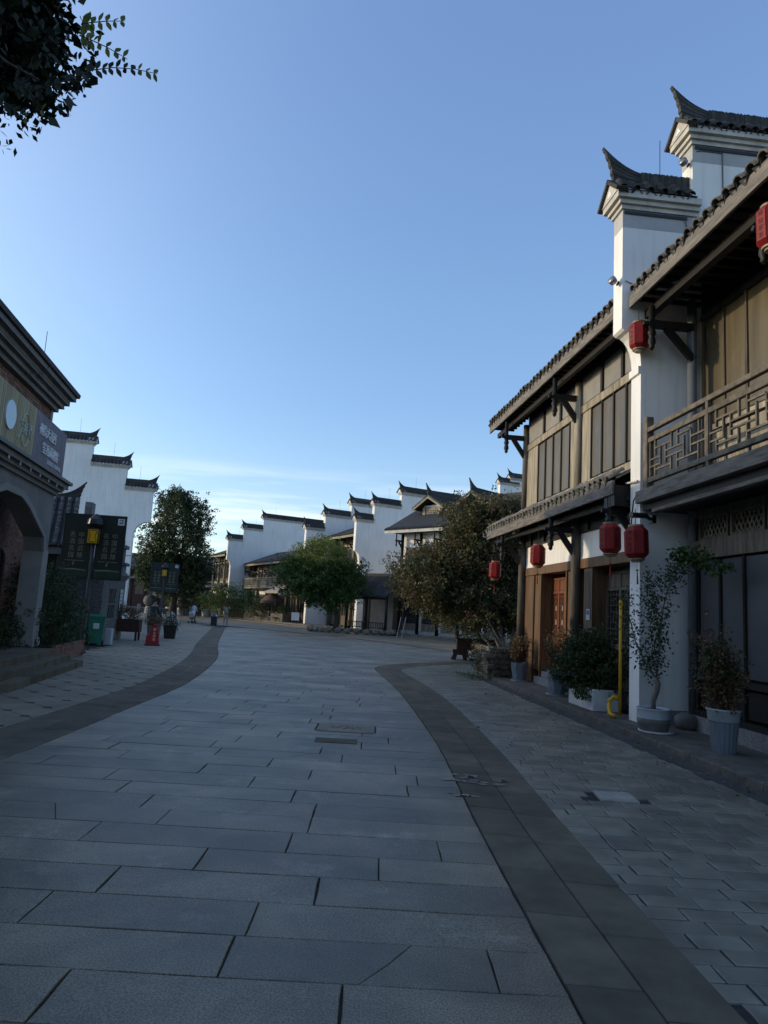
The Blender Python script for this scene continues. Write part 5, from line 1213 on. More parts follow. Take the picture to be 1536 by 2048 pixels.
# raised planters, fence, awning and parasol in front of the balcony house
fc = thing('board_fence','plain dark board fence behind the raised-arm visitor','fence',(-16.9,83.5,.0),math.radians(-42))
for k in range(12): MB().cbox(-1.8+k*.3,-1.8+k*.3+.28,-.03,.03,.1,2.3,.01).build('board', W['rust'], fc)
for i,(x,y,w_) in enumerate(((-13.6,78.6,1.4),(-12.2,76.9,1.2),(-10.3,74.6,1.0))):
    t = thing('square_planter',('left','middle','right')[i]+' grey-brown square planter box in front of the parasol','planter',(x,y,.0),math.radians(-42),'planter boxes before the parasol')
    MB().cbox(-w_,w_,-.5,.5,0,1.25 if i<2 else 1.0,.03).build('box', W['wood'], t); MB().box(-w_*.9,w_*.9,-.45,.45,1.25 if i<2 else 1.0,1.26 if i<2 else 1.01).build('soil', W['soil'], t)
    OB('leaves', leaf_mesh('leaves',clumps(r3,[(r3.uniform(-w_,w_)*.8,r3.uniform(-.4,.4),1.45) for _ in range(26)],24,(.2,.2,.2)),.14,.5,.2,90+i), W['leafdark'], t)
aw = thing('awning','beige cloth awning sloping out over the cafe terrace','awning',(-9.6,74.5,0),math.radians(118-90+90))
mb = MB(); mb.quad((-2,-.4,4.2),(2,-.4,4.2),(2,1.9,3.3),(-2,1.9,3.3)); mb.quad((-2,-.4,4.16),(-2,1.9,3.26),(2,1.9,3.26),(2,-.4,4.16)); mb.build('cloth', W['awning'], aw); MB().box(-2,2,1.88,1.91,3.05,3.3).build('valance', W['awning'], aw)
for s in (-1.9,1.9): MB().tube([(s,-.4,3.2),(s,1.85,3.25)],.03,6).build('arm', W['blackmetal'], aw)
um = thing('thatched_parasol','brown thatched parasol over the cafe terrace','parasol',(-11.3,75.2,0))
mb = MB(); mb.lathe([(1.25,2.25),(1.2,2.35),(.75,2.75),(.2,3.05),(.04,3.1)],(0,0,0),24)
for k in range(48): a = 2*PI*k/48; mb.beam((1.2*math.cos(a),1.2*math.sin(a),2.32),(1.27*math.cos(a+.03),1.27*math.sin(a+.03),2.05-.08*random.random()),.12,.02)
mb.build('canopy', W['thatch'], um); MB().tube([(0,0,0),(0,0,3)],.04,8).build('pole', W['wood'], um); MB().lathe([(.35,0),(.35,.06),(.06,.1)],(0,0,0),16).build('base', W['greystone'], um)
sb = thing('menu_board','small white menu board standing at the cafe corner','sign',(-8.4,72.2,.16),math.radians(-10)); MB().cbox(-.4,.4,-.03,.03,.25,1.05,.01).build('board', W['whitecloth'], sb)
for s in (-.35,.35): MB().box(s-.03,s+.03,-.03,.03,0,.25).build('leg', W['wood'], sb)
chp = thing('rattan_chair','pale round-backed rattan chair on the cafe terrace','chair',(-11.0,74.3,.16),.4)
MB().tube([(.45*math.cos(a),.4*math.sin(a),.85+.12*math.sin(a)) for a in [PI*k/10 for k in range(11)]],.05,6).build('backrest', W['board'], chp); MB().lathe([(.42,.40),(.44,.46),(.0,.47)],(0,0,0),14,0,False).build('seat', W['board'], chp)
for k in range(4): a=PI/4+k*PI/2; MB().tube([(.34*math.cos(a),.34*math.sin(a),0),(.36*math.cos(a),.36*math.sin(a),.42)],.03,6).build('leg', W['board'], chp)
# distant white gables over the roofs
for i,(x,y,z,L,lab) in enumerate(((13.3,80,17.2,2.6,'distant white stepped wall top, left of the pair above the roofs'),(14.6,80.5,17.9,6,'distant white stepped wall top, right of the pair above the roofs'))):
    g = gable_wall('gable_wall',lab,(x,y,0),math.radians(112),[(L,z)],.45,False,0,(-.55,6.2,7.3),'distant wall tops'); 
bh = thing('background_house','distant white house with a grey tiled roof behind the yellow-green tree','house',(17.5,84,0),math.radians(110))
MB().box(-6,6,-8,0,0,13.5).build('wall_body', W['white'], bh); MB().prism([(1,13.4),(1,13.6),(-4,16.4),(-9,13.6),(-9,13.4)],'x',-6.5,6.5).build('roof', W['tile'], bh)
for k in range(4): w_=MB().box(-4.5+k*2.6,-3.2+k*2.6,0,.04,10,12).build('window', W['darkwood'], bh); MB().box(-4.4+k*2.6,-3.3+k*2.6,.04,.05,10.1,11.9).build('pane', W['glass'], bh if False else w_)
# far end of the square behind the dark tree
fb = thing('far_shopfront','dark timber shopfront with pinned white notices at the far end of the square','house',(-33,106,0),math.radians(8))
MB().box(-14,14,0,6,0,6.2).build('wall_body', W['darkwood'], fb); MB().prism([(-1.2,6.1),(-1.2,6.3),(3,8.6),(7,6.2)],'x',-14.5,14.5).build('roof', W['tile'], fb)
for k in range(14): p = MB().cbox(-13.8+k*2,-12.0+k*2,-.08,0,.4,4.4,.02).build('door_panel', W['rust'], fb); MB().box(-13.5+k*2,-12.3+k*2,-.10,-.081,2.3,4.1).build('pane', W['glass'], p)
for x,z,w_,h in ((-1,2.2,.8,1.6),(-.0,2.0,.6,1.8),(4.2,2.4,.7,1.0),(6.2,2.4,.7,1.1),(7.2,2.4,.7,1.1),(11.5,2.3,.8,1.2),(2.0,2.2,.8,1.8)): MB().box(x,x+w_,-.125,-.11,z,z+h).build('notice', W['paper'], fb)
MB().box(-14,14,-1.3,-1.2,4.6,4.9).build('canopy_edge', W['board'], fb)
for i,(x,y) in enumerate(((-27.8,86.0),(-23.9,86.5))):
    s_b = thing('stone_ball',('left','right')[i]+' of two big stone balls on plinths at the far end of the square','bollard',(x,y,0))
    MB().lathe([(.75*math.sin(PI*k/10)+.001,1.55-.75*math.cos(PI*k/10)) for k in range(11)],(0,0,0),18).build('ball', W['greystone'], s_b, True); MB().lathe([(.55,0),(.5,.5),(.42,.85)],(0,0,0),12).build('plinth', W['granitelight'], s_b)
for i,(x,y,r_) in enumerate(((-21.2,87,.5),(-19.9,86.0,.45),(-24.5,88,.45),(-26.2,89,.5))):
    t = thing('white_tub',('first','second','third','fourth')[[2,3,1,0].index(i)]+' from the left in the row of pale plant tubs at the far end','planter',(x,y,0),0,'pale tubs at the far end'); MB().lathe([(r_*.75,0),(r_,.8),(r_*1.05,.85),(r_*.9,.85)],(0,0,0),16).build('tub', W['whitebox'], t)
    OB('leaves', leaf_mesh('leaves',clumps(r3,[(r3.normal()*.3,r3.normal()*.3,1.1+r3.random()*.9) for _ in range(20)],22,(.18,.18,.2)),.14,.5,.2,120+i), W['leafmid'], t)
lw = thing('low_wall','long low pale stone wall at the far end of the square','wall',(-28,88,0),math.radians(6))
MB().cbox(-7,8,-.25,.25,0,.55,.02).build('wall_core', W['greystone'], lw); MB().cbox(-7.05,8.05,-.32,.32,.552,.68,.02).build('coping', W['granitelight'], lw)
for k in range(7): MB().cbox(-6+k*2.1,-5.6+k*2.1,-.35,-.24,0,1.05,.02).build('pier', W['whitebox'] if k%2 else W['granitelight'], lw)
# ================================================================== LEFT-HAND SIDE: frame x out to the street, y along it
LK = (-7.0,15.0,0); LA = math.radians(10)
def Lw(w,s,z=0): return (LK[0]+w*math.cos(LA)-s*math.sin(LA), LK[1]+w*math.sin(LA)+s*math.cos(LA), z)
bh1 = thing('brick_building','red brick building with a rendered arcade, slatted signboard and deep eaves at the left edge','building',LK,LA)
# steps
st = thing('entrance_steps','three dark stone steps up to the brick arcade','steps',LK,LA)
for (w,s0,s1,z) in ((-.40,-8,2.65,.45),(-.10,-2.6,2.92,.30),(.14,-2.25,3.27,.15)):
    s = s0
    while s < s1-.05:
        e = min(s1,s+random.uniform(.95,1.3)); 
        if s1-e < .4: e = s1
        MB().cbox(-1.0 if z<.4 else -6,w,s+.003,e-.003,z-.165,z,.010).build('step_stone', W['darkstone'], st); s = e
MB().box(-6,-.45,-8,2.6,-.02,.28).build('platform_core', W['joint'], st)
# arcade
for s0,s1 in ((2.81,3.26),(-2.85,-2.40),(-8.4,-7.95)):
    c = MB().cbox(-1.5,-1.0,s0,s1,.45,2.85,.012).build('arcade_column', W['render2'], bh1); MB().cbox(-1.53,-.97,s0-.03,s1+.03,.452,.62,.01).build('column_foot', W['render2'], c)
def arch_wall(c,hs,end):
    prof = [(c-hs,2.80),(c-hs+.12,3.15),(c-1.1,3.72),(c-.5,3.88),(c+.5,3.88),(c+1.1,3.72),(c+hs-.12,3.15),(c+hs,2.80)]
    mb = MB(); x0,x1 = -1.48,-1.03; zt = 4.30; a,b = c-hs-.45 if not end else c-hs-.45, c+hs+.45+(.0)
    pts = prof
    for (s0,z0),(s1,z1) in zip(pts,pts[1:]):
        mb.quad((x1,s0,z0),(x1,s1,z1),(x1,s1,zt),(x1,s0,zt)); mb.quad((x0,s1,z1),(x0,s0,z0),(x0,s0,zt),(x0,s1,zt)); mb.quad((x0,s0,z0),(x0,s1,z1),(x1,s1,z1),(x1,s0,z0))
    for s0,s1 in ((c-hs-.45,c-hs),(c+hs,c+hs+.45)): mb.box(x0,x1,s0,s1,2.851,zt)
    w_ = mb.build('arcade_wall', W['render'], bh1)
    mb = MB(); off = .16
    for i,((s0,z0),(s1,z1)) in enumerate(zip(pts,pts[1:])):
        n0 = Vector((s0-c,z0-2.4)).normalized()*off; n1 = Vector((s1-c,z1-2.4)).normalized()*off
        for xa,xb in ((-1.03,-.985),): 
            A,B,C,D = (s0,z0),(s1,z1),(s1+n1.x,z1+n1.y),(s0+n0.x,z0+n0.y)
            mb.quad((xb,*A),(xb,*B),(xb,*C),(xb,*D)); mb.quad((xa,*D),(xa,*C),(xb,*C),(xb,*D)); mb.quad((xa,*A),(xb,*A),(xb,*B),(xa,*B))
    mb.build('arch_moulding', W['render2'], w_)
arch_wall(.205,2.6,True); arch_wall(-5.4,2.55,False)
MB().box(-4.2,-1.0,-9,3.30,4.301,4.42).build('floor_slab', W['render'], bh1)
for k,(o,z0,z1) in enumerate(((.04,4.30,4.40),(.12,4.402,4.50),(.22,4.502,4.62))): MB().box(-1.2,-1.0+o,-9,3.30+o,z0,z1).build('cornice', W['render'], bh1)
MB().box(-1.2,-.70,-9,3.60,4.622,4.70).build('gutter', W['blackmetal'], bh1)
# soffit lights under the cornice
for k in range(9): MB().tube([(-.80,3.2-k*.7,4.50),(-.80,3.2-k*.7,4.42)],.02,6).build('spot_lamp', W['greymetal'], bh1)
# inner brick wall behind the arcade
MB().box(-3.6,-2.02,-24,4.6,.0,4.3).build('inner_wall', W['mortar'], bh1)
mb = MB(); z = .47; row = 0
while z < 4.25:
    s = -4.0-(row%2)*.125
    while s < 4.58:
        a,b = s+.005,min(s+.245,4.59)
        if not (-.42 < (a+b)/2-2.75 < .42 and z < 2.85 and z>.9): mb.box(-2.02,-2.005+random.uniform(-.004,.003),a,b,z,z+.062)
        s += .25
    z += .073; row += 1
stuff(mb.build('bricks', W['redbrick'], bh1))
def arched_window(x,sc0,z0,z1,hw):
    prof = [(sc0-hw,z0),(sc0+hw,z0),(sc0+hw,z1-hw)]+[(sc0+hw*math.cos(PI*k/8),z1-hw+hw*math.sin(PI*k/8)) for k in range(1,8)]+[(sc0-hw,z1-hw)]
    w_ = MB().prism(prof,'x',x-.05,x+.008).build('window', W['glass'], bh1)
    mb = MB()
    for p,q in zip(prof,prof[1:]+prof[:1]): mb.beam((x+.02,*p),(x+.02,*q),.06,.06,(1,0,0))
    mb.beam((x+.02,sc0,z0),(x+.02,sc0,z1),.04,.04,(1,0,0)); mb.beam((x+.02,sc0-hw,(z0+z1)/2),(x+.02,sc0+hw,(z0+z1)/2),.04,.04,(1,0,0))
    mb.build('window_frame', W['rust'], w_)
arched_window(-2.005,2.75,.95,2.8,.34)
# end wall (towards the square) and upper storey
MB().box(-9,-1.32,-24,3.10,4.42,6.5).build('upper_wall', W['mortar'], bh1)  # unseen length towards the camera, extended to keep sun off the foreground
mb = MB(); z = 4.72; row = 0
while z < 6.44:
    s = -4.0-(row%2)*.125
    while s < 2.98:
        a,b = s+.005,min(s+.245,2.98); c_m = (a+b)/2
        if not any(abs(c_m-q)<.36 and z<6.1 for q in (1.75,-.35,-2.5)): mb.box(-1.32,-1.305+random.uniform(-.004,.003),a,b,z,z+.062)
        s += .25
    z += .073; row += 1
stuff(mb.build('upper_bricks', W['redbrick'], bh1))
for q in (1.75,-.35,-2.5): arched_window(-1.315,q,4.8,6.10,.33)
MB().box(-1.34,-1.27,2.98,3.13,4.7,6.5).build('corner_strip', W['render2'], bh1)
for o,z0,z1 in ((.14,6.50,6.62),(.24,6.622,6.74),(.34,6.742,6.90),(.46,6.902,7.02)): MB().box(-9,-1.32+o,-24,3.10+o,z0,z1).build('eave_moulding', W['render'], bh1)
mb = MB(); mb.prism([(-9.3,7.03),(-.80,7.03),(-.78,7.13),(-5,7.85),(-9.3,7.85)],'y',-24,-.6)  # unseen slope run back and kept low, shaped for its shadow
mb.quad((-.80,-.6,7.03),(-.80,3.64,7.03),(-.78,3.66,7.13),(-.78,-.6,7.13)); mb.quad((-.78,-.6,7.13),(-.78,3.66,7.13),(-5,-.6,7.85)); mb.quad((-.78,3.66,7.13),(-9.3,3.66,7.13),(-9.3,-.6,7.85),(-5,-.6,7.85)); mb.quad((-.8,3.64,7.03),(-9.3,3.64,7.03),(-9.3,3.66,7.13),(-.78,3.66,7.13)); mb.quad((-.8,-.6,7.03),(-9.3,-.6,7.03),(-9.3,3.64,7.03),(-.8,3.64,7.03))
rf = mb.build('roof', W['tile'], bh1); mast(rf,-1.2,1.6,7.2,.9)
for x in (-.98,-1.10): MB().tube([(x,-9,6.80 if x>-1 else 6.66),(x,3.4,6.80 if x>-1 else 6.66)],.018,6).build('light_tube', W['greymetal'], bh1)
MB().tube([(-.83,.9,7.05),(-.9,.8,6.8),(-1.0,.6,6.72),(-1.1,.3,6.6)],.01,5).build('loose_cable', W['blackmetal'], bh1)
# slatted sign board, two colours
sg = thing('slatted_signboard','slatted signboard, olive and mauve, with white lettering above the arcade','sign',LK,LA)
MB().box(-1.0,-.97,-2.6,3.38,4.72,5.92).build('frame', W['blackmetal'], sg)
s = -2.6
while s < 3.36:
    MB().cbox(-.968,-.935,s+.008,s+.092,4.70,5.95,.006).build('slat', W['slatgold'] if s < .78 else W['slatpurple'], sg); s += .1
MB().tube([(-.935,-.88,5.36),(-.90,-.88,5.36)],.30,28).build('disc', W['disc'], sg)
T = (0,1,0); U = (0,0,1)
X_ = -.932
mb = MB(); mb.tube([(X_,.14+.27*math.cos(a),5.28+.36*math.sin(a)) for a in [PI*(.95-k*.8/9) for k in range(10)]],.016,5); mb.tube([(X_,.14+.27*math.cos(a),5.28+.36*math.sin(a)) for a in [-PI*(.1+k*.75/9) for k in range(10)]],.016,5)
mb.tube([(X_,-.24,5.40),(X_,-.08,5.42),(X_,-.06,5.3),(X_,-.16,5.1),(X_,-.26,5.02)],.018,5); mb.tube([(X_,-.1,5.2),(X_,-.02,5.0),(X_,.08,4.96)],.014,5)
mb.build('logo_ring', W['greenletter'], sg)
glyphs('logo_letter','湘',.30,W['greenletter'],sg,(X_,.10,5.29),T,U,(0,0,0),.02); glyphs('logo_letter','香',.34,W['greenletter'],sg,(X_,.46,5.30),T,U,(0,0,0),.02)
glyphs('lettering','神韵大湘西',.30,W['letter'],sg,(X_,1.20,5.56),T,U,(0,.27,-.0),.025)
glyphs('lettering','笙香满湘客',.30,W['letter'],sg,(X_,1.55,5.17),T,U,(0,.27,-.0),.025)
glyphs('small_lettering','吉首食品文化体验街',.12,W['letter'],sg,(X_,1.95,4.93),T,U,(0,.135,0),.015)
MB().box(-.933,-.93,1.3,2.75,5.355,5.365).build('rule', W['blackmetal'], sg)
# bin of pipe at the column foot
pv = thing('pipe_flange','grey round pipe outlet at the foot of the arcade column','pipe',Lw(-.94,3.0,.58),LA); mb = MB().tube([(.02,.09*math.cos(a),.09*math.sin(a)) for a in [2*PI*k/16 for k in range(17)]],.02,6,False); mb.build('ring', W['greymetal'], pv); MB().tube([(-.03,0,0),(.02,0,0)],.07,12).build('pipe_mouth', W['blackmetal'], pv)
# hedge in a low brick planter
hp = thing('hedge_planter','low brick planter under the dark hedge','planter',Lw(-1.7,5.2,0),LA)
for lv in range(6):
    for k in range(13):
        MB().cbox(.95,1.06,-1.65+k*.25+(lv%2)*.06,-1.65+k*.25+.24+(lv%2)*.06,lv*.075,lv*.075+.068,.004).build('brick', W['redbrick'], hp)
MB().box(-1.4,.95,-1.6,1.6,0,.40).build('earth', W['soil'], hp)
hd = thing('dark_hedge','dense dark hedge between the arcade column and the lamp post','hedge',Lw(-1.7,5.0,.3),LA)
r5 = np.random.default_rng(55); cc = np.vstack([shell_centers(r5,260,(0.1,-.4,1.05),(1.15,1.5,1.3),.6,zmin=-.1),shell_centers(r5,120,(.2,1.2,.7),(.95,.8,.95),.6,zmin=-.1),shell_centers(r5,90,(-.3,-2.6,.5),(1.0,1.2,.7),.6,zmin=-.1)])
OB('foliage', leaf_mesh('foliage',clumps(r5,cc,60,(.10,.10,.10)),.075,.45,.3,101), W['leafhedge'], hd); mb = MB(); branchy(mb,(0,0,-.2),[tuple(c) for c in cc[:8]],.04,.012,3); mb.build('stems', W['bark'], hd)
# ------------------------------------------------------------------ street lamps with banners
def lamp(label, loc, rz):
    t = thing('street_lamp', label, 'street lamp', loc, rz, 'banner street lamps')
    MB().lathe([(.12,0),(.12,.06),(.075,.09),(.065,2.4),(.055,2.45),(.05,4.35)],(0,0,0),12).build('post', W['blackmetal'], t, True)
    lb = MB(); lb.cbox(-.17,.17,-.17,.17,3.42,3.86,.01); lb = lb.build('lamp_box', W['lampyellow'], t)
    for k in range(4):
        a = k*PI/2; n = Vector((math.sin(a),-math.cos(a),0)); r_ = Vector((math.cos(a),math.sin(a),0)); mb = MB(); c = n*.174+Vector((0,0,3.64))
        P_ = [(-.10,.14),(-.06,.18),(.06,.18),(.10,.14),(.10,.10),(.07,.06),(.07,-.06),(.10,-.10),(.10,-.14),(.06,-.18),(-.06,-.18),(-.10,-.14),(-.10,-.10),(-.07,-.06),(-.07,.06),(-.10,.10)]
        pts = [c+r_*x*1.15+Vector((0,0,z)) for x,z in P_]; mb.tube(pts+[pts[0]],.010,4,False); mb.build('fretwork', W['blackmetal'], lb)
    mb = MB()
    for sx in (-1,1):
        for sy in (-1,1): mb.box(sx*.17-.014,sx*.17+.014,sy*.17-.014,sy*.17+.014,3.40,3.88)
    mb.box(-.19,.19,-.19,.19,3.865,3.90); mb.box(-.19,.19,-.19,.19,3.385,3.418); mb.build('lamp_frame', W['blackmetal'], lb)
    mb = MB(); mb.lathe([(.24,3.98),(.28,4.02),(.25,4.18),(.12,4.30),(.05,4.36)],(0,0,0),8,PI/8); mb.build('lamp_crown', W['blackmetal'], t)
    MB().lathe([(.21,3.93),(.25,3.98)],(0,0,0),8,PI/8).build('crown_rim', W['blackmetal'], t)
    for sx in (-1,1):
        x0,x1 = (.10,.93) if sx>0 else (-.93,-.10)
        b = MB().cbox(x0,x1,-.02,.02,2.32,4.30,.005).build('banner', W['banner'], t)
        fr = MB(); fr.box(x0-.03,x1+.03,-.025,.025,4.302,4.34); fr.box(x0-.03,x1+.03,-.025,.025,2.28,2.318); fr.box(x0-.03,x0-.002,-.025,.025,2.318,4.302); fr.box(x1+.002,x1+.03,-.025,.025,2.318,4.302); fr.build('banner_frame', W['blackmetal'], b)
        MB().box(x0+.01,x1-.01,-.0235,-.0205,2.34,2.62).build('banner_foot', W['banner2'], b)
        xc = (x0+x1)/2
        glyphs('banner_lettering','中国武陵',.19,W['bannertext'],b,(xc+.13,-.0215,3.66),(1,0,0),(0,0,1),(0,0,-.215),.002)
        glyphs('banner_lettering','名酒名园',.19,W['bannertext'],b,(xc-.14,-.0215,3.66),(1,0,0),(0,0,1),(0,0,-.215),.002)
        mb = MB()
        for k in range(9): mb.box(xc-.30+k*.068,xc-.26+k*.068,-.0228,-.0212,2.84,2.865)
        mb.prism([(xc-.05,2.70),(xc-.07,2.76),(xc-.03,2.81),(xc+.01,2.83),(xc-.02,2.77),(xc-.02,2.71)],'y',-.023,-.021); mb.prism([(x0+.03,2.58),(xc-.05,2.60),(x1-.05,2.57),(x1-.05,2.55),(xc,2.565),(x0+.03,2.545)],'y',-.0262,-.0242)
        mb.build('banner_print', W['bannertext'], b)
        if sx>0:
            e = MB().box(x1-.24,x1-.03,-.0232,-.0212,4.04,4.25).build('emblem', W['bannerpale'], b)
            mb = MB(); q = x1-.135; 
            for a,c,d,f in ((-.07,.05,.055,.075),(.03,.05,-.03,.055),(-.05,.05,-.05,-.03),(-.05,-.03,-.03,.01)): mb.box(q+a,q+c,-.0255,-.0235,4.145+min(d,f),4.145+max(d,f))
            mb.build('emblem_mark', W['banner'], b)
            MB().beam((x0-.1,0,4.2),(x0,0,4.2),.03,.03).build('banner_arm', W['blackmetal'], b)
    return t
lamp('nearer black street lamp with two dark banners and a yellow lamp box',(-9.14,22.2,0),math.radians(4))
lamp('farther black street lamp with two dark banners, in front of the dark tree',(-15.3,50.0,0),math.radians(6))
# ------------------------------------------------------------------ grey brick gatehouse
gh = thing('grey_brick_gatehouse','small grey brick gatehouse with a steep tiled roof and upswept ridge behind the lamp','building',(-10.4,26.6,0),LA)
# local x to street, y away; near corner at origin
MB().box(-4.2,-.02,.02,4.6,0,2.55).build('wall_core', W['mortar'], gh)
for row in range(34):
    pass
mb = MB(); z = .42; row = 0
while z < 2.5:
    x = -4.2-(row%2)*.13
    while x < -.005: mb.box(max(-4.2,x+.005),min(x+.255,0),-.0,.03,z,z+.064); x += .26
    s = -(row%2)*.13
    while s < 4.55:
        a,b = max(0.032,s+.005),min(4.58,s+.255)
        if not (1.2 < (a+b)/2 < 2.6 and .9<z<2.1): mb.box(-.03,.002,a,b,z,z+.064)
        s += .26
    z += .074; row += 1
stuff(mb.build('bricks', W['greybrick'], gh))
MB().cbox(-4.2,.03,-.03,4.6,0,.42,.02).build('stone_plinth', W['greystone'], gh)
w_ = MB().box(-.03,-.012,1.2,2.6,.9,2.1).build('window', W['glass'], gh); mb = MB()
for k in range(5): mb.box(-.02,.01,1.2+k*.34,1.24+k*.34,.9,2.1)
mb.box(-.02,.012,1.2,2.6,1.46,1.50); mb.build('window_grille', W['greystone'], w_)
for o,z0,z1 in ((.05,2.5,2.58),(.11,2.582,2.66),(.17,2.662,2.74)): MB().box(-4.2,o,-o,4.6,z0,z1).build('brick_cornice', W['greybrick'], gh)
# stepped corner pier at the far end
for x0,x1,y0,y1,z0,z1 in ((-.25,.28,4.3,5.0,0,2.7),(-.32,.45,4.2,5.1,2.702,2.85),(-.30,.38,4.25,5.05,2.852,3.15),(-.34,.50,4.2,5.1,3.152,3.28),(-.28,.30,4.3,5.0,3.282,3.9),(-.34,.42,4.25,5.1,3.902,4.05),(-.2,.25,4.4,4.9,4.052,4.3)): MB().cbox(x0-.46,x1-.50,y0,y1,z0,z1,.015).build('brick_pier', W['greybrick'], gh)
for x0,x1,z0,z1 in ((-.55,-.02,2.74,3.6),(-.48,-.08,3.602,4.3),(-.44,-.12,4.302,4.95),(-.40,-.16,4.952,5.45)): MB().cbox(x0-.87,x1-.83,1.2,1.75,z0,z1,.01).build('chimney_stack', W['greybrick'], gh)
MB().prism([(-1.0,4.3),(-.75,4.5),(-.83,4.25)],'y',1.3,1.6).build('chimney_leaf', W['tile'], gh)
p_ = MB().box(.034,.04,3.4,4.0,1.2,2.1).build('poster', W['bannerpale'], gh)
mb = MB()
for k in range(5): mb.box(.04,.042,3.5,3.9,1.3+k*.15,1.36+k*.15)
mb.build('poster_print', W['slatpurple'], p_)
# its entrance roof towards the camera
er_ = thing('gate_roof','steep tiled entrance roof with an upswept ridge end beside the brick building','roof',(-10.85,24.5,0),math.radians(2))
rf = MB(); 
def rs(u,v): # u along x (-3..0), v up the slope
    x = -3.4+(3.4-.35*v)*u; return (x, v*.95, 3.45+1.75*v**1.5-.0)
rf.grid(rs,4,8); rf = rf.build('roof', W['tile'], er_, True)
n = 12
for k in range(n):
    x = -3.3+3.3*k/(n-1)
    mb = MB()
    for j in range(14):
        v0 = j/14; v1 = (j+1.15)/14; mb.tube([(x-.35*v0*(k/(n-1)),v0*.95,3.50+1.75*v0**1.5),(x-.35*v1*(k/(n-1)),v1*.95,3.495+1.75*v1**1.5)],[.088,.080],7)
    mb.build('tile_row', W['tilegrey'], rf, True)
MB().tube([(-3.4,1.0,5.25),(-.8,1.0,5.25)],.12,8).build('ridge', W['tile'], rf)
h_ = OB('horn', ME_HORN, None, rf, (-.42,1.0,5.18), (0,0,-PI/2)); h_.scale = (1.1,.95,.95)
MB().box(-3.2,-.6,.95,1.05,5.1,5.35).build('ridge_wall', W['greybrick'], rf)
MB().box(-3.0,-.35,.5,1.1,0,3.6).build('gate_wall', W['darkwood'], er_)
for x in (-.45,-1.9): MB().lathe([(.11,0),(.11,3.5)],(x,.25,0),10).build('gate_column', W['darkwood'], er_, True)
MB().box(-3.2,-.2,.12,.35,3.15,3.4).build('gate_beam', W['greystone'], er_)
# unseen house behind the gatehouse, added to shade the street
bk2 = thing('shade_house','added low white house with a tiled roof behind the gatehouse, unseen, shading the street','house',(-19.5,33,0),LA)
MB().box(-5,3.5,-12.5,14,0,3.6).build('wall_body', W['white'], bk2); MB().prism([(-5.6,3.55),(4.1,3.55),(4.1,3.7),(-.75,5.6),(-5.6,3.7)],'y',-12.8,14.3).build('roof', W['tile'], bk2)
# ------------------------------------------------------------------ left white gable
lg = gable_wall('gable_wall','white stepped gable wall on the left with three upswept copings',(-17.6,52.8,0),math.radians(-80),[(2.05,9.75),(2.6,11.35),(9,12.95)],.5,False,0.,(-1.12,6.4,7.5))
y=0
for L,zc in ((2.05,9.75),(2.6,11.35),(9,12.95)): mast(lg,.2,y-1.1,zc+.85,1.1); y-=L
MB().tube([(.52,-2.7,4.9),(.52,-1.0,4.85)],.015,5).build('cable', W['blackmetal'], lg)
lh = thing('left_house','timber fronted house behind the left white gable','house',(-17.6,52.8,0),math.radians(-80))
MB().box(-14,-.02,-12,-4.0,0,8.0).build('wall_body', W['white'], lh); MB().prism([(-3.4,7.9),(-3.4,8.1),(-6,9.8),(-12.5,8.0),(-12.5,7.9)],'x',-14.3,-.02).build('roof', W['tile'], lh)
for k in range(6): d = MB().cbox(-13.4+k*2.2,-11.6+k*2.2,-4.0,-3.92,.2,3.2,.02).build('door', W['rust'], lh); MB().box(-13.2+k*2.2,-11.8+k*2.2,-3.92,-3.91,1.2,3.0).build('pane', W['glass'], d)
# ------------------------------------------------------------------ bins, planters, cone and racks
def bin_(label,x,y,rz):
    t = thing('wheelie_bin',label,'bin',(x,y,0),rz,'green wheelie bins'); mb = MB(); b=[(-.22,-.26,.08),(.22,-.26,.08),(.22,.2,.08),(-.22,.2,.08)]; tp=[(-.28,-.33,1.0),(.28,-.33,1.0),(.28,.3,1.0),(-.28,.3,1.0)]
    mb.quad(*b[::-1]); mb.quad(*tp)
    for i in range(4): j=(i+1)%4; mb.quad(b[i],b[j],tp[j],tp[i])
    mb.build('body', W['greenbin'], t); MB().prism([(-.36,1.0),(.32,1.0),(.34,1.04),(.0,1.12),(-.36,1.05)],'x',-.30,.30).build('lid', W['greenbin'], t); MB().tube([(-.28,.34,1.0),(.28,.34,1.0)],.02,6).build('handle', W['greenbin'], t)
    for sx in (-.24,.24): MB().tube([(sx-.03,.22,.1),(sx+.03,.22,.1)],.1,12).build('wheel', W['blackmetal'], t)
    MB().box(-.1,.1,-.335,-.325,.6,.8).build('sticker', W['bannerpale'], t).rotation_euler=(.0,0,0)
bin_('green wheelie bin standing just right of the near lamp post',-10.25,26.0,math.radians(20)); bin_('green wheelie bin half hidden by the hedge, left of the other bin',-10.95,25.3,math.radians(10))
bx_ = tag(MB().cbox(-.12,.12,-.2,.2,0,.6,.02).build('utility_cabinet', W['potlight'], None, False, (-9.95,26.5,0), LA),'small pale utility cabinet beside the green bin','cabinet')
wp = thing('wagon_planter','dark red wooden wagon planter full of dry shrubs in front of the grey gatehouse','planter',(-10.75,30.3,0),math.radians(8))
for k in range(5): MB().cbox(-.62,.62,-.36,-.32,.35+k*.105,.35+k*.105+.10,.006).build('board', W['rust'], wp); MB().cbox(-.62,.62,.32,.36,.35+k*.105,.35+k*.105+.10,.006).build('board', W['rust'], wp)
for sx in (-1,1): MB().cbox(sx*.62-.03,sx*.62+.03,-.32,.32,.35,.88,.006).build('end_board', W['rust'], wp)
for sx in (-.55,.55):
    for sy in (-.34,.34): MB().box(sx-.04,sx+.04,sy-.04,sy+.04,0,.35).build('leg', W['rust'], wp)
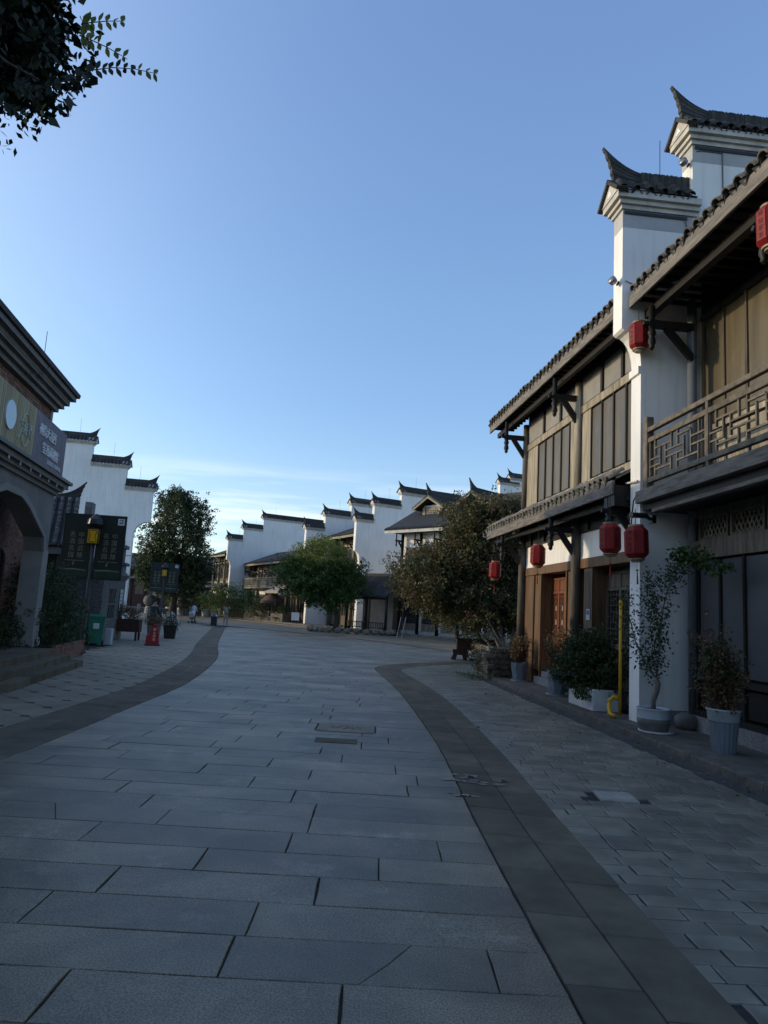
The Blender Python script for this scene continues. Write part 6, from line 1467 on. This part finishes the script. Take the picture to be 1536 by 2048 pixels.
MB().box(-.6,.6,-.32,.32,.4,.82).build('soil', W['soil'], wp)
def plantmass(label,x,y,z,r,n,mt,seed): 
    b = thing('planted_shrub',label,'plant',(x,y,z)); q=np.random.default_rng(seed); OB('leaves', leaf_mesh('leaves',clumps(q,shell_centers(q,n,(0,0,r[2]*.6),r,.3,zmin=0),26,(.08,.08,.08)),.075,.5,.3,seed), W[mt], b)
plantmass('dry shrubs growing in the dark red wagon planter',-10.75,30.3,.82,(.7,.4,.45),50,'leafdry',131)
for i,(x,y,w_,h,mt,lab) in enumerate(((-10.0,32.0,.36,.62,'greystone','grey square stone pot right of the wagon planter'),(-9.7,33.4,.42,.6,'potblack','dark square pot beside the stooping man'),(-11.2,35.6,.4,.7,'rust','dark red pot behind the stooping man'))):
    t = thing('square_pot',lab,'pot',(x,y,0),.2); MB().lathe([(w_*.8,0),(w_,h),(w_*.9,h),(w_*.85,h-.05),(0,h-.05)],(0,0,0),4,PI/4,False).build('pot_body', W[mt], t); MB().lathe([(0,h-.045),(w_*.84,h-.045)],(0,0,0),4,PI/4,False).build('soil', W['soil'], t)
    plantmass(('low dry plant in the grey stone pot','low green plant in the dark square pot','tall leafy plant in the dark red pot')[i],x,y,h-.05,(.4,.4,.35+.2*(i==2)),30,('leafdry','leafdark','leafdark')[i],140+i)
cn = thing('red_sign_cone','red plastic sign cone with white lettering on the left pavement','sign',(-8.75,27.9,0),math.radians(14))
MB().cbox(-.30,.30,-.22,.22,0,.035,.008).build('base', W['blackmetal'], cn)
MB().prism([(-.26,.035),(.24,.035),(.22,.36),(.16,.62),(.15,.74),(-.06,.74),(-.09,.58),(-.15,.40),(-.25,.36)],'y',-.12,.12).build('body', W['redplastic'], cn)
MB().cbox(-.04,.13,-.08,.08,.74,.79,.015).build('top_handle', W['redplastic'], cn); glyphs('lettering','禁止停车',.12,W['letter'],cn,(.05,-.123,.60),(1,0,0),(0,0,1),(0,0,-.13),.003)
for i,(x,y,a,lab) in enumerate(((-10.05,35.0,.12,'nearer of two folded slatted racks leaning by the stooping man'),(-10.9,38.6,.2,'farther of two folded slatted racks leaning by the stooping man'))):
    t = thing('folding_rack',lab,'rack',(x,y,0),a,'folded racks')
    for sx,la in ((-1,-.12),(1,.16)):
        for k in range(3): MB().beam((sx*.12+k*.12-.12,-.25+k*.25,0),(sx*.12+k*.12-.12-.30*1.0+la*0,-.25+k*.25,1.15),.05,.03).build('slat', W['whitepipe'] if k!=1 else W['greypaintmetal'], t)
    for z in (.25,.9): MB().beam((-.25*z/1.0+.05,-.3,z),(-.25*z+.05,.3,z),.03,.03).build('crossbar', W['greypaintmetal'], t)
# ================================================================== PEOPLE
def figure(name,label,loc,rz,joints,edges,rad,mt,h=None):
    """one continuous skinned body; joints in metres, edges by index, radius per joint"""
    t = thing(name,label,'person',loc,rz)
    me = bpy.data.meshes.new('body'); me.from_pydata([Vector(j) for j in joints], edges, []); me.update()
    o = OB('body',me,None,t); o.modifiers.new('skin','SKIN'); 
    sv = me.skin_vertices[0].data
    for i,r in enumerate(rad): sv[i].radius = (r,r) if not hasattr(r,'__len__') else r
    for v in sv: v.use_root = False
    sv[0].use_root = True
    o.modifiers.new('sub','SUBSURF').levels = 1; o.modifiers['sub'].render_levels = 2; o.modifiers['skin'].use_smooth_shade = True
    me.materials.append(mt); return t,o
def body_mat(name, bands):
    # clothing zones by height in the body's own space
    m = bpy.data.materials.new(name); m.use_nodes = True; nt = m.node_tree; b = nt.nodes['Principled BSDF']; b.inputs['Roughness'].default_value = .85
    tc_ = nt.nodes.new('ShaderNodeTexCoord'); s_ = nt.nodes.new('ShaderNodeSeparateXYZ'); mr = nt.nodes.new('ShaderNodeMapRange'); mr.inputs['From Max'].default_value = 2.
    rp_ = nt.nodes.new('ShaderNodeValToRGB'); rp_.color_ramp.interpolation = 'CONSTANT'; el = rp_.color_ramp.elements
    el[0].position = 0; el[0].color = (*bands[0][1],1); el[1].position = bands[1][0]/2; el[1].color = (*bands[1][1],1)
    for z,c in bands[2:]: e = el.new(z/2); e.color = (*c,1)
    nt.links.new(tc_.outputs['Object'],s_.inputs[0]); nt.links.new(s_.outputs['Z'],mr.inputs['Value']); nt.links.new(mr.outputs[0],rp_.inputs[0]); nt.links.new(rp_.outputs[0],b.inputs['Base Color']); return m
def stand(label,loc,rz,pose,mt,hgt=1.62,hair=True,cap=None,shirt=None):
    k = hgt/1.62
    J = [(0,0,.90),(0,0,1.05),(0,.0,1.22),(0,0,1.33),(0,-.01,1.42),(0,-.02,1.50),(0,-.02,1.58),
         (-.09,0,.84),(-.11,-.02,.46),(-.12,.03,.08),(-.12,-.10,.04),(.09,0,.84),(.11,-.02,.46),(.13,.03,.08),(.14,-.10,.04),(-.17,0,1.32),(.17,0,1.32)]+pose
    E_ = [(0,1),(1,2),(2,3),(3,4),(4,5),(5,6),(0,7),(7,8),(8,9),(9,10),(0,11),(11,12),(12,13),(13,14),(3,15),(3,16),(15,17),(17,18),(18,19),(16,20),(20,21),(21,22)]
    Rd = [(.13,.10),(.12,.09),(.145,.10),(.11,.085),.05,.085,.075,.085,.06,.042,.035,.085,.06,.042,.035,.06,.06,.042,.034,.03,.042,.034,.03]
    J = [tuple(c*k for c in j) for j in J]
    t,o = figure('person',label,loc,rz,J,E_,[tuple(c*k for c in r) if hasattr(r,'__len__') else r*k for r in Rd],mt)
    if hair: MB().lathe([(.001,.10),(.06,.085),(.09,.03),(.092,-.03),(.08,-.06)],(0,.006*k,1.56*k),12,0,False).build('hair' if not cap else 'cap', W['hair'] if not cap else W[cap], t, True)
    return t
photo = [(-.34,-.06,1.22),(-.22,-.22,1.45),(-.12,-.27,1.52),(.34,-.06,1.22),(.22,-.22,1.45),(.12,-.27,1.52)]
sk = (.42,.27,.20)
pm = body_mat('visitor_clothes',[(0,(.30,.30,.32)),(.07,(.36,.25,.19)),(.20,(.23,.21,.18)),(.93,(.03,.03,.035)),(1.36,sk)])
p1 = stand('person in khaki trousers and dark top with both arms raised, beside a suitcase',(-11.6,54.2,0),math.radians(180+12),photo,pm,1.6)
MB().cbox(-.14,.14,.10,.24,.98,1.34,.04).build('backpack', W['khaki'], p1)
for s in (-.1,.1): MB().beam((s,.11,1.33),(s*.7,-.08,1.36),.04,.02).build('strap', W['whitecloth'], p1)
walk = [(-.22,-.03,1.08),(-.2,-.22,.98),(-.18,-.30,.96),(.22,-.03,1.08),(.2,-.22,.98),(.18,-.30,.96)]
pm2 = body_mat('stroller_clothes',[(0,(.03,.03,.03)),(.07,(.03,.035,.05)),(.90,(.55,.58,.62)),(1.38,sk)])
p2 = stand('person in white shirt and dark trousers pushing a small stroller',(-15.1,58.2,0),math.radians(165),walk,pm2,1.58,True,'navy')
sr_ = thing('baby_stroller','small dark stroller pushed by the person in white','stroller',(-15.05,57.6,0),math.radians(165))
for sx in (-.2,.2):
    MB().tube([(sx,.55,.95),(sx,.1,.5),(sx,-.3,.1)],.018,6).build('frame_tube', W['greymetal'], sr_); MB().tube([(sx,.2,.1),(sx,-.05,.5)],.018,6).build('frame_tube', W['greymetal'], sr_)
    for y in (-.3,.2): MB().tube([(sx-.02,y,.09),(sx+.02,y,.09)],.09,12).build('wheel', W['blackmetal'], sr_)
MB().cbox(-.19,.19,-.15,.15,.35,.45,.03).build('seat', W['navy'], sr_); MB().prism([(.1,.45),(.28,.85),(.1,.95),(-.12,.85),(.05,.5)],'x',-.19,.19).build('hood', W['whitecloth'], sr_); MB().tube([(-.2,.55,.95),(.2,.55,.95)],.02,6).build('handle', W['blackmetal'], sr_)
bend = [(-.22,-.16,1.02),(-.20,-.34,.80),(-.18,-.40,.72),(.22,-.18,1.02),(.20,-.36,.82),(.18,-.42,.74)]
pm3 = body_mat('dark_clothes',[(0,(.02,.02,.02)),(.07,(.025,.025,.03)),(1.44,(.30,.19,.14))])
p3 = stand('man in black stooping beside the folded racks',(-10.75,34.0,0),math.radians(60),bend,pm3,1.72,True,'blackcloth')
su = thing('suitcase','dark upright suitcase with a pale coat on top beside the raised-arm visitor','suitcase',(-12.35,53.6,0),.1)
MB().cbox(-.22,.22,-.14,.14,.06,.72,.03).build('case', W['navy'], su); mb = MB().tube([(-.12,.1,.72),(-.12,.1,.98),(.12,.1,.98),(.12,.1,.72)],.015,6); mb.build('handle', W['greymetal'], su)
for x in (-.17,.17):
    for y in (-.1,.1): MB().lathe([(.03,0),(.03,.06)],(x,y,0),8).build('wheel', W['blackmetal'], su)
mb = MB().grid(lambda u,v: (-.2+.4*u, -.16+.34*v, .76+.09*math.sin(u*3+1)*math.cos(v*4)+.05), 8,6); mb.grid(lambda u,v: (-.2+.42*u, .18+.03*math.sin(u*9), .80-.4*v*(.6+.4*math.sin(u*5))), 8,5); mb.build('coat', W['whitecloth'], su, True)

# ================================================================== OVERHANGING TREE BESIDE THE CAMERA
ot = thing('overhanging_tree','dark leafy branches of a near tree hanging into the top left corner','tree',(-4.75,2.4,0))
TB = Vector((-4.75,2.4,0))
def loc_(x,y,z): return (x-TB.x,y-TB.y,z)
mb = MB(); mb.tube([(0,0,0),(.05,.02,1.5),(.15,.05,3.0),(.35,.1,4.0)],[.16,.13,.11,.09],10)
branchy(mb,(.3,.1,3.8),[loc_(-2.6,3.3,5.2),loc_(-2.2,3.2,4.6),loc_(-3.4,2.4,6.6),loc_(-4.8,3.6,6.4),loc_(-5.4,2.2,5.8),loc_(-3.2,3.9,5.6)],.05,.012,4)
mb.tube([loc_(-2.6,3.3,4.9),loc_(-2.1,3.3,4.52),loc_(-1.92,3.3,4.43)],[.012,.008,.005],5)
SP = [[(-1.95,3.3,4.36),(-1.809,3.3,4.422),(-1.649,3.3,4.504),(-1.547,3.3,4.525),(-1.43,3.3,4.524),(-1.31,3.3,4.503)],[(-1.74,3.3,4.765),(-1.694,3.3,4.779),(-1.604,3.3,4.794),(-1.512,3.3,4.80)],[(-1.74,3.3,4.70),(-1.688,3.3,4.683),(-1.586,3.3,4.639),(-1.475,3.3,4.579)],[(-2.05,3.3,4.43),(-1.956,3.3,4.355),(-1.87,3.3,4.246)],[(-2.15,3.3,4.36),(-2.048,3.3,4.263),(-1.949,3.3,4.199)]]
lv, tipv = [], []
class LB:
    def __init__(s): s.v=[]; s.f=[]
def leaf_at(m,p,d,n,L,Wd):
    d = Vector(d).normalized(); n = Vector(n); s = d.cross(n).normalized(); nn = s.cross(d); b=len(m.v); p=Vector(p)
    pr = [(0,0),(.18,.30),(.45,.5),(.75,.33),(1,0),(.75,-.33),(.45,-.5),(.18,-.30)]
    m.v += [tuple(p+d*(L*a)+s*(Wd*c)+nn*(L*.05*abs(c)*2)) for a,c in pr]; m.f += [(b,b+1,b+2,b+3,b+4),(b,b+4,b+5,b+6,b+7)]
m1, m2 = MB(), MB(); q = random.Random(6)
for si,P_ in enumerate(SP):
    P_ = [Vector(loc_(*p)) for p in P_]; mb.tube(P_,[.004-.0025*i/(len(P_)-1) for i in range(len(P_))],5)
    n = 15 if si==0 else 7
    for k in range(n):
        t = (k+.5)/n*(len(P_)-1); i = min(int(t),len(P_)-2); c = P_[i].lerp(P_[i+1],t-i); d = (P_[i+1]-P_[i]).normalized()
        for sg in (1,-1):
            up = Vector((0,.15,1 if sg>0 else -1)); dd = up*.8+d*(.35 if sg>0 else .45)+Vector((q.uniform(-.15,.15),q.uniform(-.3,.3),0))
            leaf_at(m2 if (t/(len(P_)-1) > .8 or si in (1,2)) else m1, c, dd, (q.uniform(-.5,.5),-1,q.uniform(-.4,.4)), .066*q.uniform(.75,1.1)*(1-.35*k/n), .034*q.uniform(.8,1.1)*(1-.3*k/n))
r6 = np.random.default_rng(66)
cc = shell_centers(r6,2300,loc_(-3.15,3.35,5.92),(1.25,1.4,1.25),.3); cc2 = shell_centers(r6,260,loc_(-4.6,2.6,6.0),(2.2,2.0,1.8),.45)
cl = np.vstack([cc,cc2])
ec = np.array(loc_(-3.15,3.35,5.92)); cp = clumps(r6,cc,13,(.08,.08,.08)); cp = cp[np.linalg.norm((cp-ec)/np.array((1.25,1.4,1.25)),axis=1) < 1.22]
for c in cp: leaf_at(m1,c,(q.gauss(0,.6),q.gauss(0,.6),q.gauss(-.5,.5)),(q.gauss(0,1),q.gauss(0,1),q.gauss(0,1)),.06*q.uniform(.7,1.15),.03*q.uniform(.8,1.1))
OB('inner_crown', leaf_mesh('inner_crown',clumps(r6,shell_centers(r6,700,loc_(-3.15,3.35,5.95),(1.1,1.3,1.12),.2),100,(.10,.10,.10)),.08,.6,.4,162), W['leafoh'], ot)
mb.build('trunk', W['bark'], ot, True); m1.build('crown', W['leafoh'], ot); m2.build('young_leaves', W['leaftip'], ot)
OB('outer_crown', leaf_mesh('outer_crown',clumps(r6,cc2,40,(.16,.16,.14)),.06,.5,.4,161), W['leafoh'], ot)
